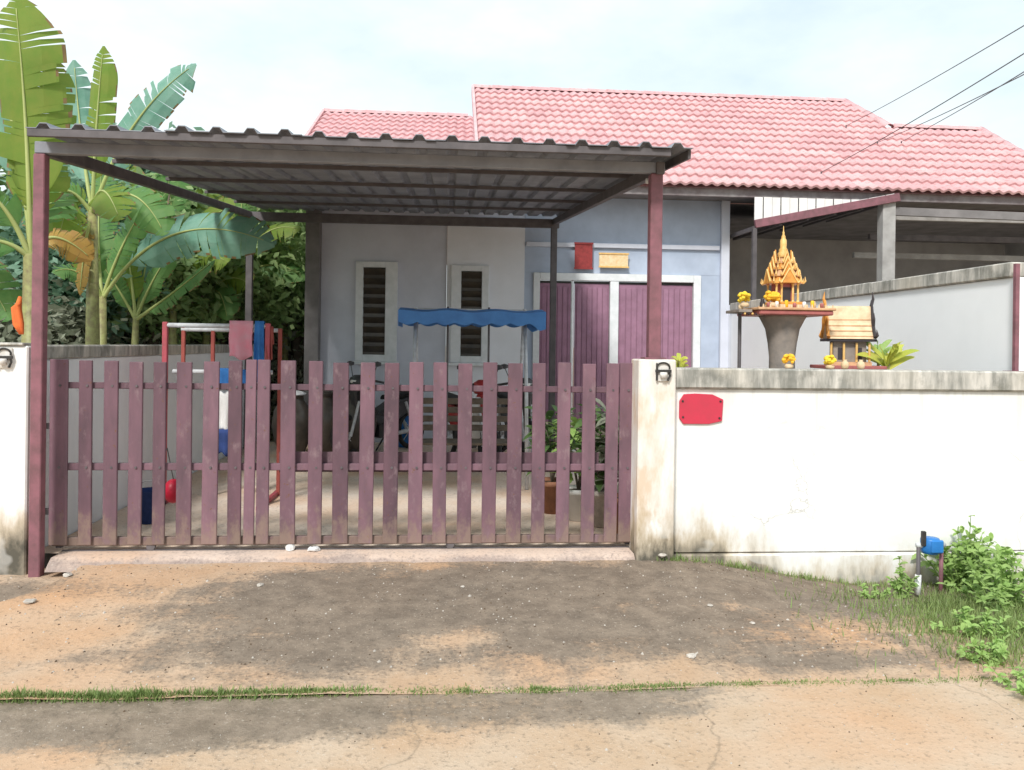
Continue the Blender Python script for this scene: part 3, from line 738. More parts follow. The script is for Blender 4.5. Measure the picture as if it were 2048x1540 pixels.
# lean-to in front of the porch
LY = 11.55
a, b = P(1510, 448, LY), P(1790, 396, LY)
lt = thing('lean_to', (P(1780, 600, LY).x, LY, .1), 'dark lean-to canopy with mauve sloping beam and white sheet gable beside the house', 'canopy')
MB().bar(a, b + (b - a) * .03, .06, .12).build('sloping_beam', 'post_paint', lt, bevel=.004)
ztop = EZ - .19
wt = MB(); n = 16
for i in range(n):          # white ribbed sheet: each rib a real step
    u0, u1 = i / n, (i + 1) / n - .006
    p0, p1 = a.lerp(b, u0), a.lerp(b, u1)
    y = LY + (.0 if i % 2 else .018)
    wt.add([(p0.x, y, p0.z + .06), (p1.x, y, p1.z + .06), (p1.x, y, max(ztop, p1.z + .07)), (p0.x, y, max(ztop, p0.z + .07)),
            (p0.x, y + .02, p0.z + .06), (p1.x, y + .02, p1.z + .06), (p1.x, y + .02, max(ztop, p1.z + .07)), (p0.x, y + .02, max(ztop, p0.z + .07))],
           [(0, 1, 2, 3), (5, 4, 7, 6), (1, 5, 6, 2), (4, 0, 3, 7), (3, 2, 6, 7), (0, 4, 5, 1)])
wt.build('gable_sheet', 'white_paint', lt)
x = P(1781, 450, LY).x
MB().box(x - .10, x + .10, LY + .03, LY + .2, .0, b.z - .02).build('post', 'concrete_grey', lt, bevel=.006)
MB().bar((a.x, LY + .02, a.z - .06), (a.x, LY + .02, .1), .06, .06).build('post', 'dark_metal', lt)
for k, zz in enumerate((3.66, 3.42, 3.18)):
    MB().box(x + .12, 11.8, LY + .3 + k * .5, LY + .38 + k * .5, zz, zz + .09).build('purlin', 'dark_metal' if k % 2 else 'concrete_grey', lt)
MB().bar((x + .1, LY + .1, 3.75), (11.8, LY + .1, 3.68), .07, .12).build('front_beam', 'house_dark', lt)
for k in range(6):
    u = a.x + (x - a.x) * k / 5
    MB().bar((u, LY + .05, a.z + .02 + (b.z - a.z) * k / 5 - .08), (u, 13.6, a.z + .02 + (b.z - a.z) * k / 5 - .05), .04, .06).build('rafter', 'dark_metal', lt)
MB().add([(a.x, LY + .05, a.z - .02), (x, LY + .05, b.z - .02), (x, 13.7, b.z + .02), (a.x, 13.7, a.z + .02)], [(0, 1, 2, 3)]).build('roof_sheet', 'sheet_under', lt)

# ------------------------------------------------------------------ spirit houses
SY = 6.55
def sp(px, py): return P(px, py, SY)
c = sp(1565, 625); cx_, cz_ = c.x, c.z; u = SY / F
s1 = thing('spirit_house', (cx_, SY, .115), 'golden spired spirit house on a flared pedestal behind the wall', 'spirit house')
zb = sp(1565, 715).z
MB().lathe([(.24, .115), (.24, .2), (.15, .26), (.115, .5), (.105, zb), (.118, zb + .12), (.14, zb + .24), (.185, cz_ - .05), (.20, cz_ - .03)], 24, (cx_, SY, 0)).build('pedestal', 'pedestal', s1, True)
pl = MB().box(cx_ - .30, cx_ + .32, SY - .26, SY + .26, cz_ - .03, cz_ + .008).build('platform', 'shrine_red', s1, bevel=.008)
MB().box(cx_ - .315, cx_ + .335, SY - .275, SY + .275, cz_ + .0085, cz_ + .03).build('platform_rim', 'shrine_tan', pl, bevel=.005)
for k in range(11):
    x = cx_ - .27 + k * .058
    MB().tube([(x, SY - .262, cz_ + .03), (x, SY - .262, cz_ + .055)], [.009, .005], 6).build('railing_knob', 'shrine_cream', pl)
zc = cz_ + .031
MB().box(cx_ - .155, cx_ + .155, SY - .15, SY + .15, zc, zc + .03).build('base_step', 'shrine_cream', s1, bevel=.004)
MB().box(cx_ - .125, cx_ + .125, SY - .12, SY + .12, zc + .031, zc + .055).build('base_step', 'gold', s1, bevel=.004)
z0 = zc + .056
MB().box(cx_ - .07, cx_ + .07, SY - .07, SY + .07, z0, z0 + .16).build('shrine_room', 'shrine_red', s1)
MB().box(cx_ - .035, cx_ + .035, SY - .078, SY - .0705, z0, z0 + .12).build('niche', 'shrine_dark', s1)
for sx in (-.092, -.048, .048, .092):
    for sy in (-.09, .09):
        MB().lathe([(.014, 0), (.009, .012), (.009, .13), (.014, .15)], 8, (cx_ + sx, SY + sy, z0)).build('pillar', 'gold_pale', s1)
zr = z0 + .151
def gable(cx, cy, z, w, h, ang, mat, par, depth=.05):
    """pointed gable with flame-like edge and finial, facing along ang"""
    M = Matrix.Translation((cx, cy, z)) @ Matrix.Rotation(ang, 4, 'Z')
    g = MB()
    out = [(-w, 0), (-w * .98, h * .1), (-w * .62, h * .34), (-w * .34, h * .62), (-w * .12, h * .85), (0, h * 1.18), (w * .12, h * .85), (w * .34, h * .62), (w * .62, h * .34), (w * .98, h * .1), (w, 0)]
    g.prism([M @ Vector((a, -depth, b)) for a, b in out], M.to_3x3() @ Vector((0, depth * .35, 0)))
    o = g.build('gable', mat, par)
    g2 = MB(); 
    for s in (-1, 1):
        g2.tube([M @ Vector((s * w, -depth * 1.15, 0)), M @ Vector((s * w * 1.22, -depth * 1.2, h * .12)), M @ Vector((s * w * 1.24, -depth * 1.2, h * .34))], [.008, .007, .002], 6)
        g2.tube([M @ Vector((s * w * t_, -depth * 1.1, h * (1 - t_) * 1.02)) for t_ in (1, .75, .5, .25, 0)], .007, 6)
    g2.build('gable_trim', 'gold_pale', o)
w = .17; z = zr
for k, (w, h) in enumerate(((.128, .062), (.098, .058), (.073, .054), (.052, .050))):
    m = MB(); wt_ = w * .74
    m.lathe([(w * 1.42, 0), (w * 1.30, .006), (wt_ * 1.36, h * .75), (wt_ * 1.3, h)], 4, (cx_, SY, z), off=math.pi / 4)
    m.build('roof_tier', 'gold' if k % 2 == 0 else 'shrine_tan', s1)
    for i in range(4):
        ang = i * math.pi / 2
        dx, dy = math.sin(ang), -math.cos(ang)
        gable(cx_ + dx * w * .82, SY + dy * w * .82, z + .004, w * .56, h * 1.9, ang, 'gold', s1, .03)
        q_ = math.pi / 4 + ang
        MB().tube([(cx_ + w * 1.36 * math.cos(q_), SY + w * 1.36 * math.sin(q_), z), (cx_ + w * 1.5 * math.cos(q_), SY + w * 1.5 * math.sin(q_), z + .016), (cx_ + w * 1.46 * math.cos(q_), SY + w * 1.46 * math.sin(q_), z + .055)], [.008, .007, .002], 6).build('finial', 'gold_pale', s1)
    z += h
zt2 = sp(1573, 452).z
hgt = zt2 - z
MB().lathe([(.056, 0), (.044, hgt * .08), (.048, hgt * .12), (.034, hgt * .20), (.037, hgt * .24), (.025, hgt * .32), (.028, hgt * .40), (.026, hgt * .55), (.016, hgt * .62), (.018, hgt * .66), (.007, hgt * .74), (.010, hgt * .78), (.004, hgt * .84), (.002, hgt)], 14, (cx_, SY, z)).build('spire', ['gold_pale'], s1, True)
# offerings standing on the platform
q = sp(1490, 590)
def garland(px, py, r, mat, label, nm='flower_garland', Y=SY - .16, base=None):
    q = P(px, py, Y); zb_ = base if base is not None else cz_ + .031
    t = thing(nm, (q.x, Y, zb_), label, 'flowers')
    hh = max(.05, q.z - zb_)
    MB().lathe([(r * .6, 0), (r * .75, hh * .3), (r * .5, hh * .5)], 12, (q.x, Y, zb_)).build('bowl', 'shrine_cream', t, True)
    random.seed(int(px)); m = MB()
    for k in range(26):
        a_, b_ = random.uniform(0, 6.28), random.uniform(-.5, 1)
        p = Vector((q.x + r * .8 * math.cos(a_) * math.sqrt(1 - b_ * b_ * .8), Y + r * .8 * math.sin(a_) * math.sqrt(1 - b_ * b_ * .8), q.z + r * .8 * b_))
        s_ = r * random.uniform(.28, .42)
        m.lathe([(s_ * .3, -s_), (s_, -s_ * .2), (s_ * .8, s_ * .5), (s_ * .2, s_ * .8)], 7, p)
    m.build('blossoms', mat, t)
    return t
garland(1489, 596, .052, 'yellow_cloth', 'yellow flower offering at the end of the shrine tray')
garland(1545, 594, .062, 'marigold', 'big orange yellow flower offering in front of the golden shrine room')
garland(1578, 720, .045, 'marigold', 'orange flower bowl on the wall coping under the golden spirit house', 'flower_bowl', WY + .09, 1.502)
garland(1660, 722, .045, 'yellow_cloth', 'yellow orange flower bowl on the wall coping beside the small gabled spirit house', 'flower_bowl', WY + .09, 1.502)
# long tray to the left of the platform with beaded fringe
q = sp(1466, 615)
t = thing('offering_tray', (q.x + .1, SY - .05, cz_), 'brown offering tray with beaded edge jutting out from the shrine platform', 'tray')
MB().box(q.x - .02, cx_ - .337, SY - .2, SY + .12, cz_ - .012, cz_ + .012).build('board', 'pedestal', t, bevel=.003)
for k in range(7):
    x = q.x + .0 + k * .032
    MB().lathe([(.004, -.022), (.011, -.012), (.004, 0)], 6, (x, SY - .19, cz_ - .012)).build('bead', 'gold_pale' if k % 2 else 'shrine_dark', t)
MB().tube([(q.x + .06, SY, .115), (q.x + .06, SY, cz_ - .014)], .016, 8).build('leg', 'dark_metal', t)
for k, (px, h_) in enumerate(((1470, .05), (1512, .09), (1612, .06), (1628, .045))):
    x = sp(px, 600).x
    o = MB().lathe([(.012, 0), (.02, .006), (.022, h_ * .6), (.014, h_ * .85), (.017, h_)], 12, (x, SY - .14, cz_ + .031 if k > 1 else cz_ + .013)).build('offering_cup', 'shrine_cream' if k != 1 else 'shrine_dark', None, True)
    tag(o, ('small pale cup at the outer end of the offering tray', 'tall dark vase between the two yellow offerings', 'pale cup beside the golden shrine room', 'short pale cup at the platform edge towards the gabled shrine')[k], 'cup')
for k in range(7):
    x = cx_ - .21 + k * .075
    o = MB().lathe([(.009, 0), (.014, .004), (.016, .028 + .01 * (k % 3)), (.011, .04 + .01 * (k % 3))], 10, (x, SY - .215 + .012 * (k % 2), cz_ + .031)).build('tea_cup', ('shrine_red', 'cloth_white', 'marigold')[k % 3], None, True)
    tag(o, ('tiny red cup in the row along the shrine platform edge', 'tiny white cup in the row along the shrine platform edge', 'tiny orange cup in the row along the shrine platform edge')[k % 3], 'cup', 'cups along the shrine platform')
# second, gabled spirit house
c2 = sp(1695, 722); x2, z2 = c2.x, sp(1695, 727).z
s2 = thing('spirit_house', (x2, SY, .115), 'small tan gabled spirit house with black horn finials behind the wall', 'spirit house')
MB().lathe([(.16, .115), (.16, .2), (.08, .26), (.07, z2 - .2), (.13, z2 - .06), (.15, z2 - .045)], 16, (x2, SY, 0)).build('pedestal', 'pedestal', s2, True)
MB().box(x2 - .24, x2 + .24, SY - .2, SY + .2, z2 - .045, z2 - .015).build('platform', 'shrine_red', s2, bevel=.005)
M2 = Matrix.Translation((x2, SY, z2 - .015)) @ Matrix.Rotation(R(-16), 4, 'Z')
MB().box(-.17, .17, -.11, .11, 0, .03, M=M2).build('base_step', 'shrine_tan', s2)
MB().box(-.13, .13, -.085, .085, .031, .20, M=M2).build('shrine_room', 'pedestal', s2)
for xx_ in (-.07, .07):
    MB().box(xx_ - .025, xx_ + .025, -.09, -.0855, .05, .15, M=M2).build('niche', 'shrine_dark', s2)
for xx_ in (-.15, -.05, .05, .15):
    MB().tube([M2 @ Vector((xx_, -.105, .03)), M2 @ Vector((xx_, -.105, .19))], .010, 7).build('pillar', 'gold_pale', s2)
MB().box(-.20, .20, -.14, .14, .201, .222, M=M2).build('eave_board', 'shrine_dark', s2)
rm = MB()
hh = sp(1695, 612).z - (z2 - .015)
pr = [(-.15, .223), (-.095, .29), (-.05, .36), (-.02, hh - .02), (0, hh), (.02, hh - .02), (.05, .36), (.095, .29), (.15, .223)]
L0, L1 = -.175, .175
vs2 = [M2 @ Vector((xx_, y_, z_)) for xx_ in (L0, L1) for (y_, z_) in pr]
rm.add(vs2, [(i, i + 1, i + 10, i + 9) for i in range(8)] + [tuple(range(9))[::-1], tuple(range(9, 18))])
rf2 = rm.build('roof', 'shrine_cream', s2)
for k in range(4):
    zz = (.245, .29, .335, .385)[k]; yy2 = (-.132, -.098, -.068, -.042)[k]
    MB().box(-.17, .17, yy2 - .006, yy2 + .01, zz - .004, zz + .004, M=M2).build('roof_course', 'shrine_tan', rf2)
for xx_, mt_ in ((L0 - .008, 'gold'), (L1 + .008, 'shrine_dark')):
    for s_ in (-1, 1):
        m = MB()
        path = [(s_ * .165, .235), (s_ * .115, .285), (s_ * .065, .36), (s_ * .028, hh - .01), (0, hh + .05)]
        m.tube([M2 @ Vector((xx_, y_, z_)) for y_, z_ in path], [.016, .014, .013, .011, .004], 6)
        m.tube([M2 @ Vector((xx_, s_ * .15, .235)), M2 @ Vector((xx_ + (.01 if xx_ > 0 else -.01), s_ * .19, .25)), M2 @ Vector((xx_, s_ * .195, .30))], [.014, .011, .002], 6)
        m.tube([M2 @ Vector((xx_, s_ * .09, .33)), M2 @ Vector((xx_, s_ * .105, .39)), M2 @ Vector((xx_, s_ * .10, .44))], [.012, .010, .002], 6)
        m.build('barge_horn', mt_, rf2)
    MB().tube([M2 @ Vector((xx_, 0, hh)), M2 @ Vector((xx_ * 1.08, 0, hh + .06)), M2 @ Vector((xx_ * 1.04, 0, hh + .12))], [.014, .011, .002], 6).build('ridge_horn', mt_, rf2)
for k, px in enumerate((1690, 1722)):
    x = P(px, 715, WY + .1).x; y = WY + .1
    o = MB().lathe([(.012, 0), (.024, .006), (.03, .03), (.024, .05), (.012, .06), (.017, .07)], 14, (x, y, 1.502)).build('small_vase', 'shrine_cream', None, True)
    tag(o, 'small round pale vase on the coping in front of the gabled spirit house', 'vase', 'small vases before the gabled spirit house')

# ------------------------------------------------------------------ plants: leaves
def blade_strip(m, pts, width, nrm, mi=0):
    """tapered leaf along pts"""
    n = len(pts); vs = []
    for i, p in enumerate(pts):
        t = i / (n - 1); d = (pts[min(i + 1, n - 1)] - pts[max(i - 1, 0)])
        sd_ = d.cross(nrm); sd_ = sd_.normalized() if sd_.length > 1e-6 else Vector((1, 0, 0))
        w = width * (math.sin(math.pi * min(1, .12 + .88 * t)) ** .8) * .5 + .0005
        vs += [p - sd_ * w, p + sd_ * w]
    m.add(vs, [(2 * i, 2 * i + 1, 2 * i + 3, 2 * i + 2) for i in range(n - 1)], mi)
def bez(a, b, c, n): return [a * (1 - t) ** 2 + b * 2 * t * (1 - t) + c * t * t for t in [i / (n - 1) for i in range(n)]]
def banana_leaf(base, mid, tip, width, nrm, mat, parent, seed, pet=.22, ragged=.48, fold=.22):
    rn = random.Random(seed); N = 40
    pts = bez(Vector(base), Vector(mid), Vector(tip), N); nrm = Vector(nrm).normalized()
    m = MB(); k0 = int(pet * N)
    def frame(i):
        d = (pts[min(i + 1, N - 1)] - pts[max(i - 1, 0)]).normalized(); s_ = d.cross(nrm).normalized(); return d, s_, s_.cross(d).normalized()
    def hw(t):
        return width * .5 * min(1, (max(0, t) / .16 + .03) ** .55) * (1 - max(0, (t - .72) / .28) ** 2 * .92)
    for side in (-1, 1):
        drop = fold; shrink = 1.0
        for i in range(k0, N - 1):
            t0, t1 = (i - k0) / (N - 1 - k0), (i + 1 - k0) / (N - 1 - k0)
            if rn.random() < ragged: drop = fold + rn.uniform(-.10, .38); shrink = rn.uniform(.88, 1.04); gap = rn.uniform(.1, .4)
            else: gap = 0.0
            brown = rn.random() < .4
            for (f0, f1, dr0, dr1) in ((0, .5, 0, .3), (.5, .93, .3, .85), (.93, 1, .85, 1)):
                quad = []
                for (ii, tt, ff, dd_) in ((i, t0, f0, dr0), (i, t0, f1, dr1), (i + 1, t1, f1, dr1), (i + 1, t1, f0, dr0)):
                    d, s_, u_ = frame(ii); w = hw(tt) * shrink
                    p = pts[ii] + s_ * (side * w * ff) - u_ * (w * drop * dd_) + d * (w * .22 * ff)
                    if ii == i and gap: p = p + d * (gap * ff * (pts[i + 1] - pts[i]).length)
                    quad.append(p)
                m.add(quad, [(0, 1, 2, 3) if side > 0 else (3, 2, 1, 0)], 2 if (f0 > .9 and brown) else 0)
    m.tube([p + frame(i)[2] * .004 for i, p in enumerate(pts[:-2])], [max(.004, .028 * (1 - i / N) ** 1.1) for i in range(N - 2)], 6, 1)
    return m.build('leaf', [mat, 'midrib', 'leaf_margin'], parent, True)
def banana_plant(px, py_top, Y, label, leaves, r=.11, ground=-.3):
    top = P(px, py_top, Y)
    t = thing('banana_plant', (top.x, Y, ground), label, 'banana plant', 'banana plants behind the side wall')
    lean = random.uniform(-.06, .06)
    MB().tube([(top.x + lean, Y, ground), (top.x + lean * .6, Y, ground + (top.z - ground) * .4), (top.x, Y, top.z + .05)], [r, r * .85, r * .5], 12).build('stem', 'banana_stem', t, True)
    for k, (mid, tip, w, nrm, mat) in enumerate(leaves):
        banana_leaf(top, P(*mid), P(*tip), w, nrm, mat, t, px * 13 + k)
    return t
FR = (-.15, -1, .25)
banana_plant(62, 520, 7.2, 'tall banana plant with broad lime leaves right behind the front carport post', [
    ((58, 250, 7.1), (30, -10, 7.0), .62, FR, 'banana_lime'),
    ((75, 300, 7.3), (92, 105, 7.3), .50, (.3, -1, .2), 'banana_lime'),
    ((40, 100, 7.5), (-90, 130, 7.6), .55, (.1, -.5, 1), 'banana_teal'),
    ((-10, 330, 7.0), (-120, 380, 6.8), .5, (.2, -.6, .8), 'banana_green'),
    ((0, 450, 7.0), (-140, 500, 6.9), .45, (.2, -.6, .8), 'banana_green'),
    ((110, 340, 7.6), (60, 420, 8.2), .5, (-.3, -.6, .8), 'banana_green'),
    ((90, 430, 7.2), (185, 520, 7.4), .30, (-.1, -.9, .5), 'banana_old'),
], .12)
banana_plant(-150, 560, 7.6, 'banana plant half hidden beyond the end of the bare white wall', [
    ((-100, 280, 7.5), (35, 110, 7.4), .55, (0, -.8, .6), 'banana_teal'),
    ((-150, 300, 7.5), (-190, 90, 7.5), .55, FR, 'banana_lime'),
    ((-60, 470, 7.3), (20, 640, 7.2), .45, (.2, -.8, .5), 'banana_green'),
    ((-220, 400, 7.4), (-330, 520, 7.4), .5, (.2, -.7, .6), 'banana_green'),
])
banana_plant(185, 430, 9.4, 'banana plant whose leaves rise above the carport roof edge', [
    ((190, 260, 9.3), (207, 92, 9.2), .33, FR, 'banana_lime'),
    ((160, 280, 9.6), (148, 120, 9.7), .36, (.3, -1, .1), 'banana_teal'),
    ((250, 220, 9.3), (392, 128, 9.1), .44, (.2, -.9, .5), 'banana_teal'),
    ((120, 330, 9.2), (90, 440, 8.9), .5, (.2, -.8, .6), 'banana_green'),
    ((265, 330, 9.3), (330, 470, 9.2), .45, (-.2, -.8, .6), 'banana_green'),
    ((200, 330, 9.0), (240, 440, 8.6), .42, (0, -.8, .6), 'banana_lime'),
    ((140, 350, 9.3), (118, 480, 9.1), .45, (.2, -.9, .3), 'banana_lime'),
    ((168, 480, 9.3), (160, 590, 9.25), .16, (0, -1, .1), 'banana_old'),
], .10)
banana_plant(205, 600, 10.2, 'banana plant with one long bluish leaf arching over the side wall', [
    ((330, 390, 9.9), (550, 490, 9.6), .62, (-.25, -.9, .38), 'banana_teal'),
    ((240, 480, 10.1), (300, 400, 10.1), .35, FR, 'banana_green'),
    ((150, 480, 10.1), (115, 400, 10.0), .38, FR, 'banana_lime'),
    ((190, 470, 10.4), (205, 330, 10.5), .4, FR, 'banana_green'),
    ((160, 520, 10.0), (105, 545, 9.8), .3, (0, -.7, .7), 'banana_green'),
], .09)
banana_plant(272, 640, 11.0, 'young banana plant with narrow upright stalks close to the drying rack', [
    ((300, 560, 11), (345, 500, 11), .28, FR, 'banana_green'),
    ((262, 540, 11), (250, 470, 11), .3, FR, 'banana_lime'),
    ((330, 600, 10.8), (430, 520, 10.6), .34, (-.2, -.7, .7), 'banana_green'),
    ((285, 560, 11.2), (310, 440, 11.3), .3, FR, 'banana_teal'),
    ((240, 580, 11), (205, 530, 10.9), .26, FR, 'banana_green'),
], .075)
banana_plant(470, 560, 13.2, 'banana plant with lime leaves in front of the dark thicket beside the house', [
    ((440, 440, 13), (400, 370, 13), .5, FR, 'banana_lime'),
    ((520, 430, 13), (600, 460, 12.8), .5, (0, -.7, .7), 'banana_lime'),
    ((480, 450, 13), (490, 340, 13), .5, FR, 'banana_green'),
    ((420, 480, 12.8), (360, 520, 12.7), .5, (0, -.8, .6), 'banana_lime'),
    ((550, 500, 13.2), (610, 560, 13.1), .45, (0, -.8, .6), 'banana_green'),
], .1)

banana_plant(345, 560, 12.0, 'banana plant with a fan of pale leaves above the young one', [
    ((300, 400, 12), (225, 335, 11.9), .55, FR, 'banana_lime'),
    ((350, 420, 12), (330, 320, 12), .5, FR, 'banana_green'),
    ((400, 430, 11.9), (470, 410, 11.8), .5, (-.1, -.9, .4), 'banana_lime'),
    ((310, 460, 11.8), (250, 480, 11.6), .5, (.1, -.9, .4), 'banana_teal'),
    ((390, 480, 11.8), (455, 525, 11.6), .5, (-.1, -.9, .4), 'banana_lime'),
], .09)
banana_plant(415, 600, 12.7, 'banana plant with low lime leaves just above the drying rack', [
    ((380, 520, 12.6), (330, 560, 12.4), .42, (.1, -.9, .4), 'banana_lime'),
    ((420, 520, 12.6), (415, 450, 12.6), .42, FR, 'banana_green'),
    ((450, 530, 12.5), (500, 570, 12.4), .44, (-.1, -.9, .4), 'banana_lime'),
    ((440, 550, 12.4), (455, 640, 12.2), .42, (0, -.95, .3), 'banana_green'),
    ((395, 560, 12.4), (375, 640, 12.2), .40, (0, -.95, .3), 'banana_lime'),
], .08)
banana_plant(570, 610, 14.2, 'banana plant squeezed between back carport post and house column', [
    ((550, 520, 14.1), (520, 560, 13.9), .46, (.1, -.9, .4), 'banana_lime'),
    ((575, 500, 14.1), (565, 450, 14.1), .5, FR, 'banana_lime'),
    ((590, 530, 14.0), (612, 590, 13.8), .45, (-.1, -.9, .4), 'banana_green'),
    ((565, 560, 13.9), (550, 650, 13.8), .45, (0, -.95, .3), 'banana_lime'),
], .09)
# trees -----------------------------------------------------------------
def tree(px, Y, z_lo, z_hi, rx, ry, nleaf, leaf, mat, label, seed, group='trees behind the banana plants'):
    rn = random.Random(seed); bx = P(px, 650, Y).x; g = -.3
    t = thing('tree', (bx, Y, g), label, 'tree', group)
    tr = MB(); zc = (z_lo + z_hi) / 2; ends = []
    tr.tube([(bx, Y, g), (bx + .06, Y, g + (zc - g) * .5), (bx - .05, Y + .05, zc)], [.13, .10, .05], 9)
    for k in range(8):
        a_ = k * 2.4 + rn.random(); z0_ = g + (zc - g) * rn.uniform(.35, .9)
        e = Vector((bx + rx * .75 * math.cos(a_), Y + ry * .75 * math.sin(a_), zc + rn.uniform(-.4, .45) * (z_hi - z_lo)))
        tr.tube([(bx, Y, z0_), Vector((bx, Y, z0_)).lerp(e, .5) + Vector((0, 0, .15)), e], [.05, .035, .012], 6); ends.append(e)
    tr.build('trunk', 'bark', t, True)
    # clumps of leaves through the volume
    m = MB(); cl_ = []
    for k in range(46):
        a_ = rn.uniform(0, 6.28); r_ = math.sqrt(rn.random()); zz = rn.uniform(z_lo, z_hi)
        f_ = math.sqrt(max(.12, 1 - ((zz - zc) / (z_hi - z_lo) * 1.7) ** 2))
        cl_.append((Vector((bx + rx * r_ * f_ * math.cos(a_), Y + ry * r_ * f_ * math.sin(a_), zz)), rn.uniform(.22, .55)))
    for i in range(nleaf):
        c_, s_ = cl_[rn.randrange(len(cl_))]
        d = Vector((rn.gauss(0, 1), rn.gauss(0, 1), rn.gauss(0, .8)))
        p = c_ + d * s_ * .55
        ax = Vector((rn.uniform(-1, 1), rn.uniform(-1, 1), rn.uniform(-.9, .35))).normalized(); nn = Vector((rn.uniform(-1, 1), rn.uniform(-1, 1), rn.uniform(.1, 1.2))).normalized()
        sd_ = ax.cross(nn)
        if sd_.length < .05: continue
        sd_.normalize(); L = leaf * rn.uniform(.6, 1.35); w = L * .24
        m.add([p, p + ax * L * .45 + sd_ * w, p + ax * L, p + ax * L * .45 - sd_ * w], [(0, 1, 2, 3)])
    m.build('crown', mat, t)
tree(150, 14.5, 1.0, 5.1, 1.7, 1.2, 9000, .24, 'tree_leaf_teal', 'bluish green bushy tree seen between the front carport post and the banana leaves', 1)
tree(330, 15.5, .8, 5.0, 1.7, 1.3, 9000, .24, 'tree_leaf', 'mid green tree filling the gap behind the long arching banana leaf', 2)
tree(460, 16.5, .8, 4.9, 1.7, 1.3, 9000, .22, 'tree_leaf', 'light green tree close to the back corner of the carport', 3)
tree(580, 17.5, .4, 4.9, 1.6, 1.3, 9000, .22, 'tree_leaf', 'green tree showing between the back carport post and the house column', 4)
tree(240, 13.2, 1.6, 4.6, 1.5, .9, 11000, .18, 'tree_leaf_teal', 'loose bluish green tree whose leaves hang behind the two banana stems', 8)
tree(400, 14.0, 2.2, 4.7, 1.3, .9, 10000, .18, 'tree_leaf', 'fresh green tree hanging over the thicket near the carport beam', 9)
tree(300, 12.4, 1.9, 3.9, 1.15, .7, 11000, .17, 'tree_leaf', 'low spreading light green tree right behind the arching banana leaf', 61)
tree(150, 11.6, 1.9, 3.7, .95, .6, 10000, .17, 'tree_leaf_teal', 'low bluish green tree leaning over the side wall near the front post', 62)
tree(470, 13.4, 1.8, 3.8, 1.0, .6, 9000, .16, 'tree_leaf', 'low light green tree over the side wall near the back carport post', 63)
tree(590, 14.6, 1.8, 3.9, .8, .6, 8000, .15, 'tree_leaf', 'narrow light green tree pressed against the dark house column', 64)
tree(-40, 14.0, .8, 4.6, 1.8, 1.3, 7000, .26, 'tree_leaf', 'green tree behind the tall lime banana plant', 5)
tree(-330, 12.0, .5, 4.4, 2.0, 1.5, 6000, .26, 'tree_leaf_teal', 'bluish green tree beyond the end of the bare white wall', 6)
SHRUB = ('dark shrub behind the drying rack and its towels', 'dark shrub between the back carport post and the house column', 'dark shrub behind the young banana plant',
         'dark shrub under the long arching banana leaf, at the foot of its stems', 'dark shrub just beyond the front carport post', 'dark shrub at the foot of the tall lime banana plant')
for i, (px, Y, zh, s) in enumerate(((430, 14.2, 2.9, 11), (550, 14.8, 3.0, 12), (330, 13.6, 2.5, 13), (180, 12.6, 2.4, 14), (90, 11.6, 2.3, 15), (20, 11, 2.1, 16))):
    tree(px, Y, .2, zh, 1.2, .8, 6000, .15, 'tree_leaf_dark', SHRUB[i], s, 'shrubs behind the side wall')

# ------------------------------------------------------------------ yard things seen over and through the gate
# drying rack
DY = 7.7
a = P(331, 648, DY); b = P(536, 652, DY); zt_ = a.z; fl = .118
dr_ = thing('drying_rack', ((a.x + b.x) / 2, DY + .2, fl), 'red clothes drying rack with white rails behind the gate', 'drying rack')
for x in (a.x, b.x):
    MB().bar((x, DY, fl), (x, DY, zt_ + .02), .045, .045).build('upright', 'rack_red', dr_, bevel=.004)
    MB().bar((x, DY - .3, fl + .02), (x, DY + .55, fl + .02), .045, .04).build('foot', 'rack_red', dr_, bevel=.004)
    MB().bar((x + .02, DY + .45, fl), (x + .02, DY + .45, zt_ - .02), .035, .035).build('upright', 'cloth_rust', dr_, bevel=.004)
xm = P(426, 690, DY + .45).x
MB().bar((xm, DY + .45, fl), (xm, DY + .45, zt_ - .03), .035, .035).build('upright', 'cloth_rust', dr_, bevel=.004)
for y, z in ((DY, zt_ - .01), (DY + .45, zt_ - .04), (DY + .22, zt_ - .45)):
    MB().tube([(a.x, y, z), (b.x, y, z)], .022, 10).build('rail', 'steel_pale', dr_, True)
def draped(px0, px1, ztop, zbot, Y, mat, nm, label, cat, seed, bk=.55):
    """cloth folded over a rail: front and back fall joined over the top, with folds"""
    rn = random.Random(seed); x0, x1 = P(px0, 700, Y).x, P(px1, 700, Y).x
    n, k = 14, 16; vs = []; prof_ = []
    for j in range(k + 1):
        t = j / k
        if t < .6: prof_.append((-.03, zbot + (ztop - zbot) * t / .6))
        elif t < .7: q_ = (t - .6) / .1 * math.pi; prof_.append((-.03 * math.cos(q_), ztop + .03 * math.sin(q_)))
        else: prof_.append((.03, ztop - (ztop - zbot) * bk * (t - .7) / .3))
    ph = rn.uniform(0, 6)
    for j, (dy, z) in enumerate(prof_):
        amp = .022 * min(1, abs(ztop - z) / .25)
        for i in range(n + 1):
            u_ = i / n
            vs.append((x0 + (x1 - x0) * (u_ + .02 * math.sin(j * .8 + ph)), Y + dy + amp * math.sin(u_ * 9 + ph + j * .1), z + .02 * math.sin(u_ * 7 + ph) * (1 if j in (0, k) else 0)))
    fs_ = [(j * (n + 1) + i, j * (n + 1) + i + 1, (j + 1) * (n + 1) + i + 1, (j + 1) * (n + 1) + i) for j in range(k) for i in range(n)]
    m = MB().add(vs, fs_)
    o = one(m, nm, mat, label, cat, None, True)
    md = o.modifiers.new('thick', 'SOLIDIFY'); md.thickness = .006
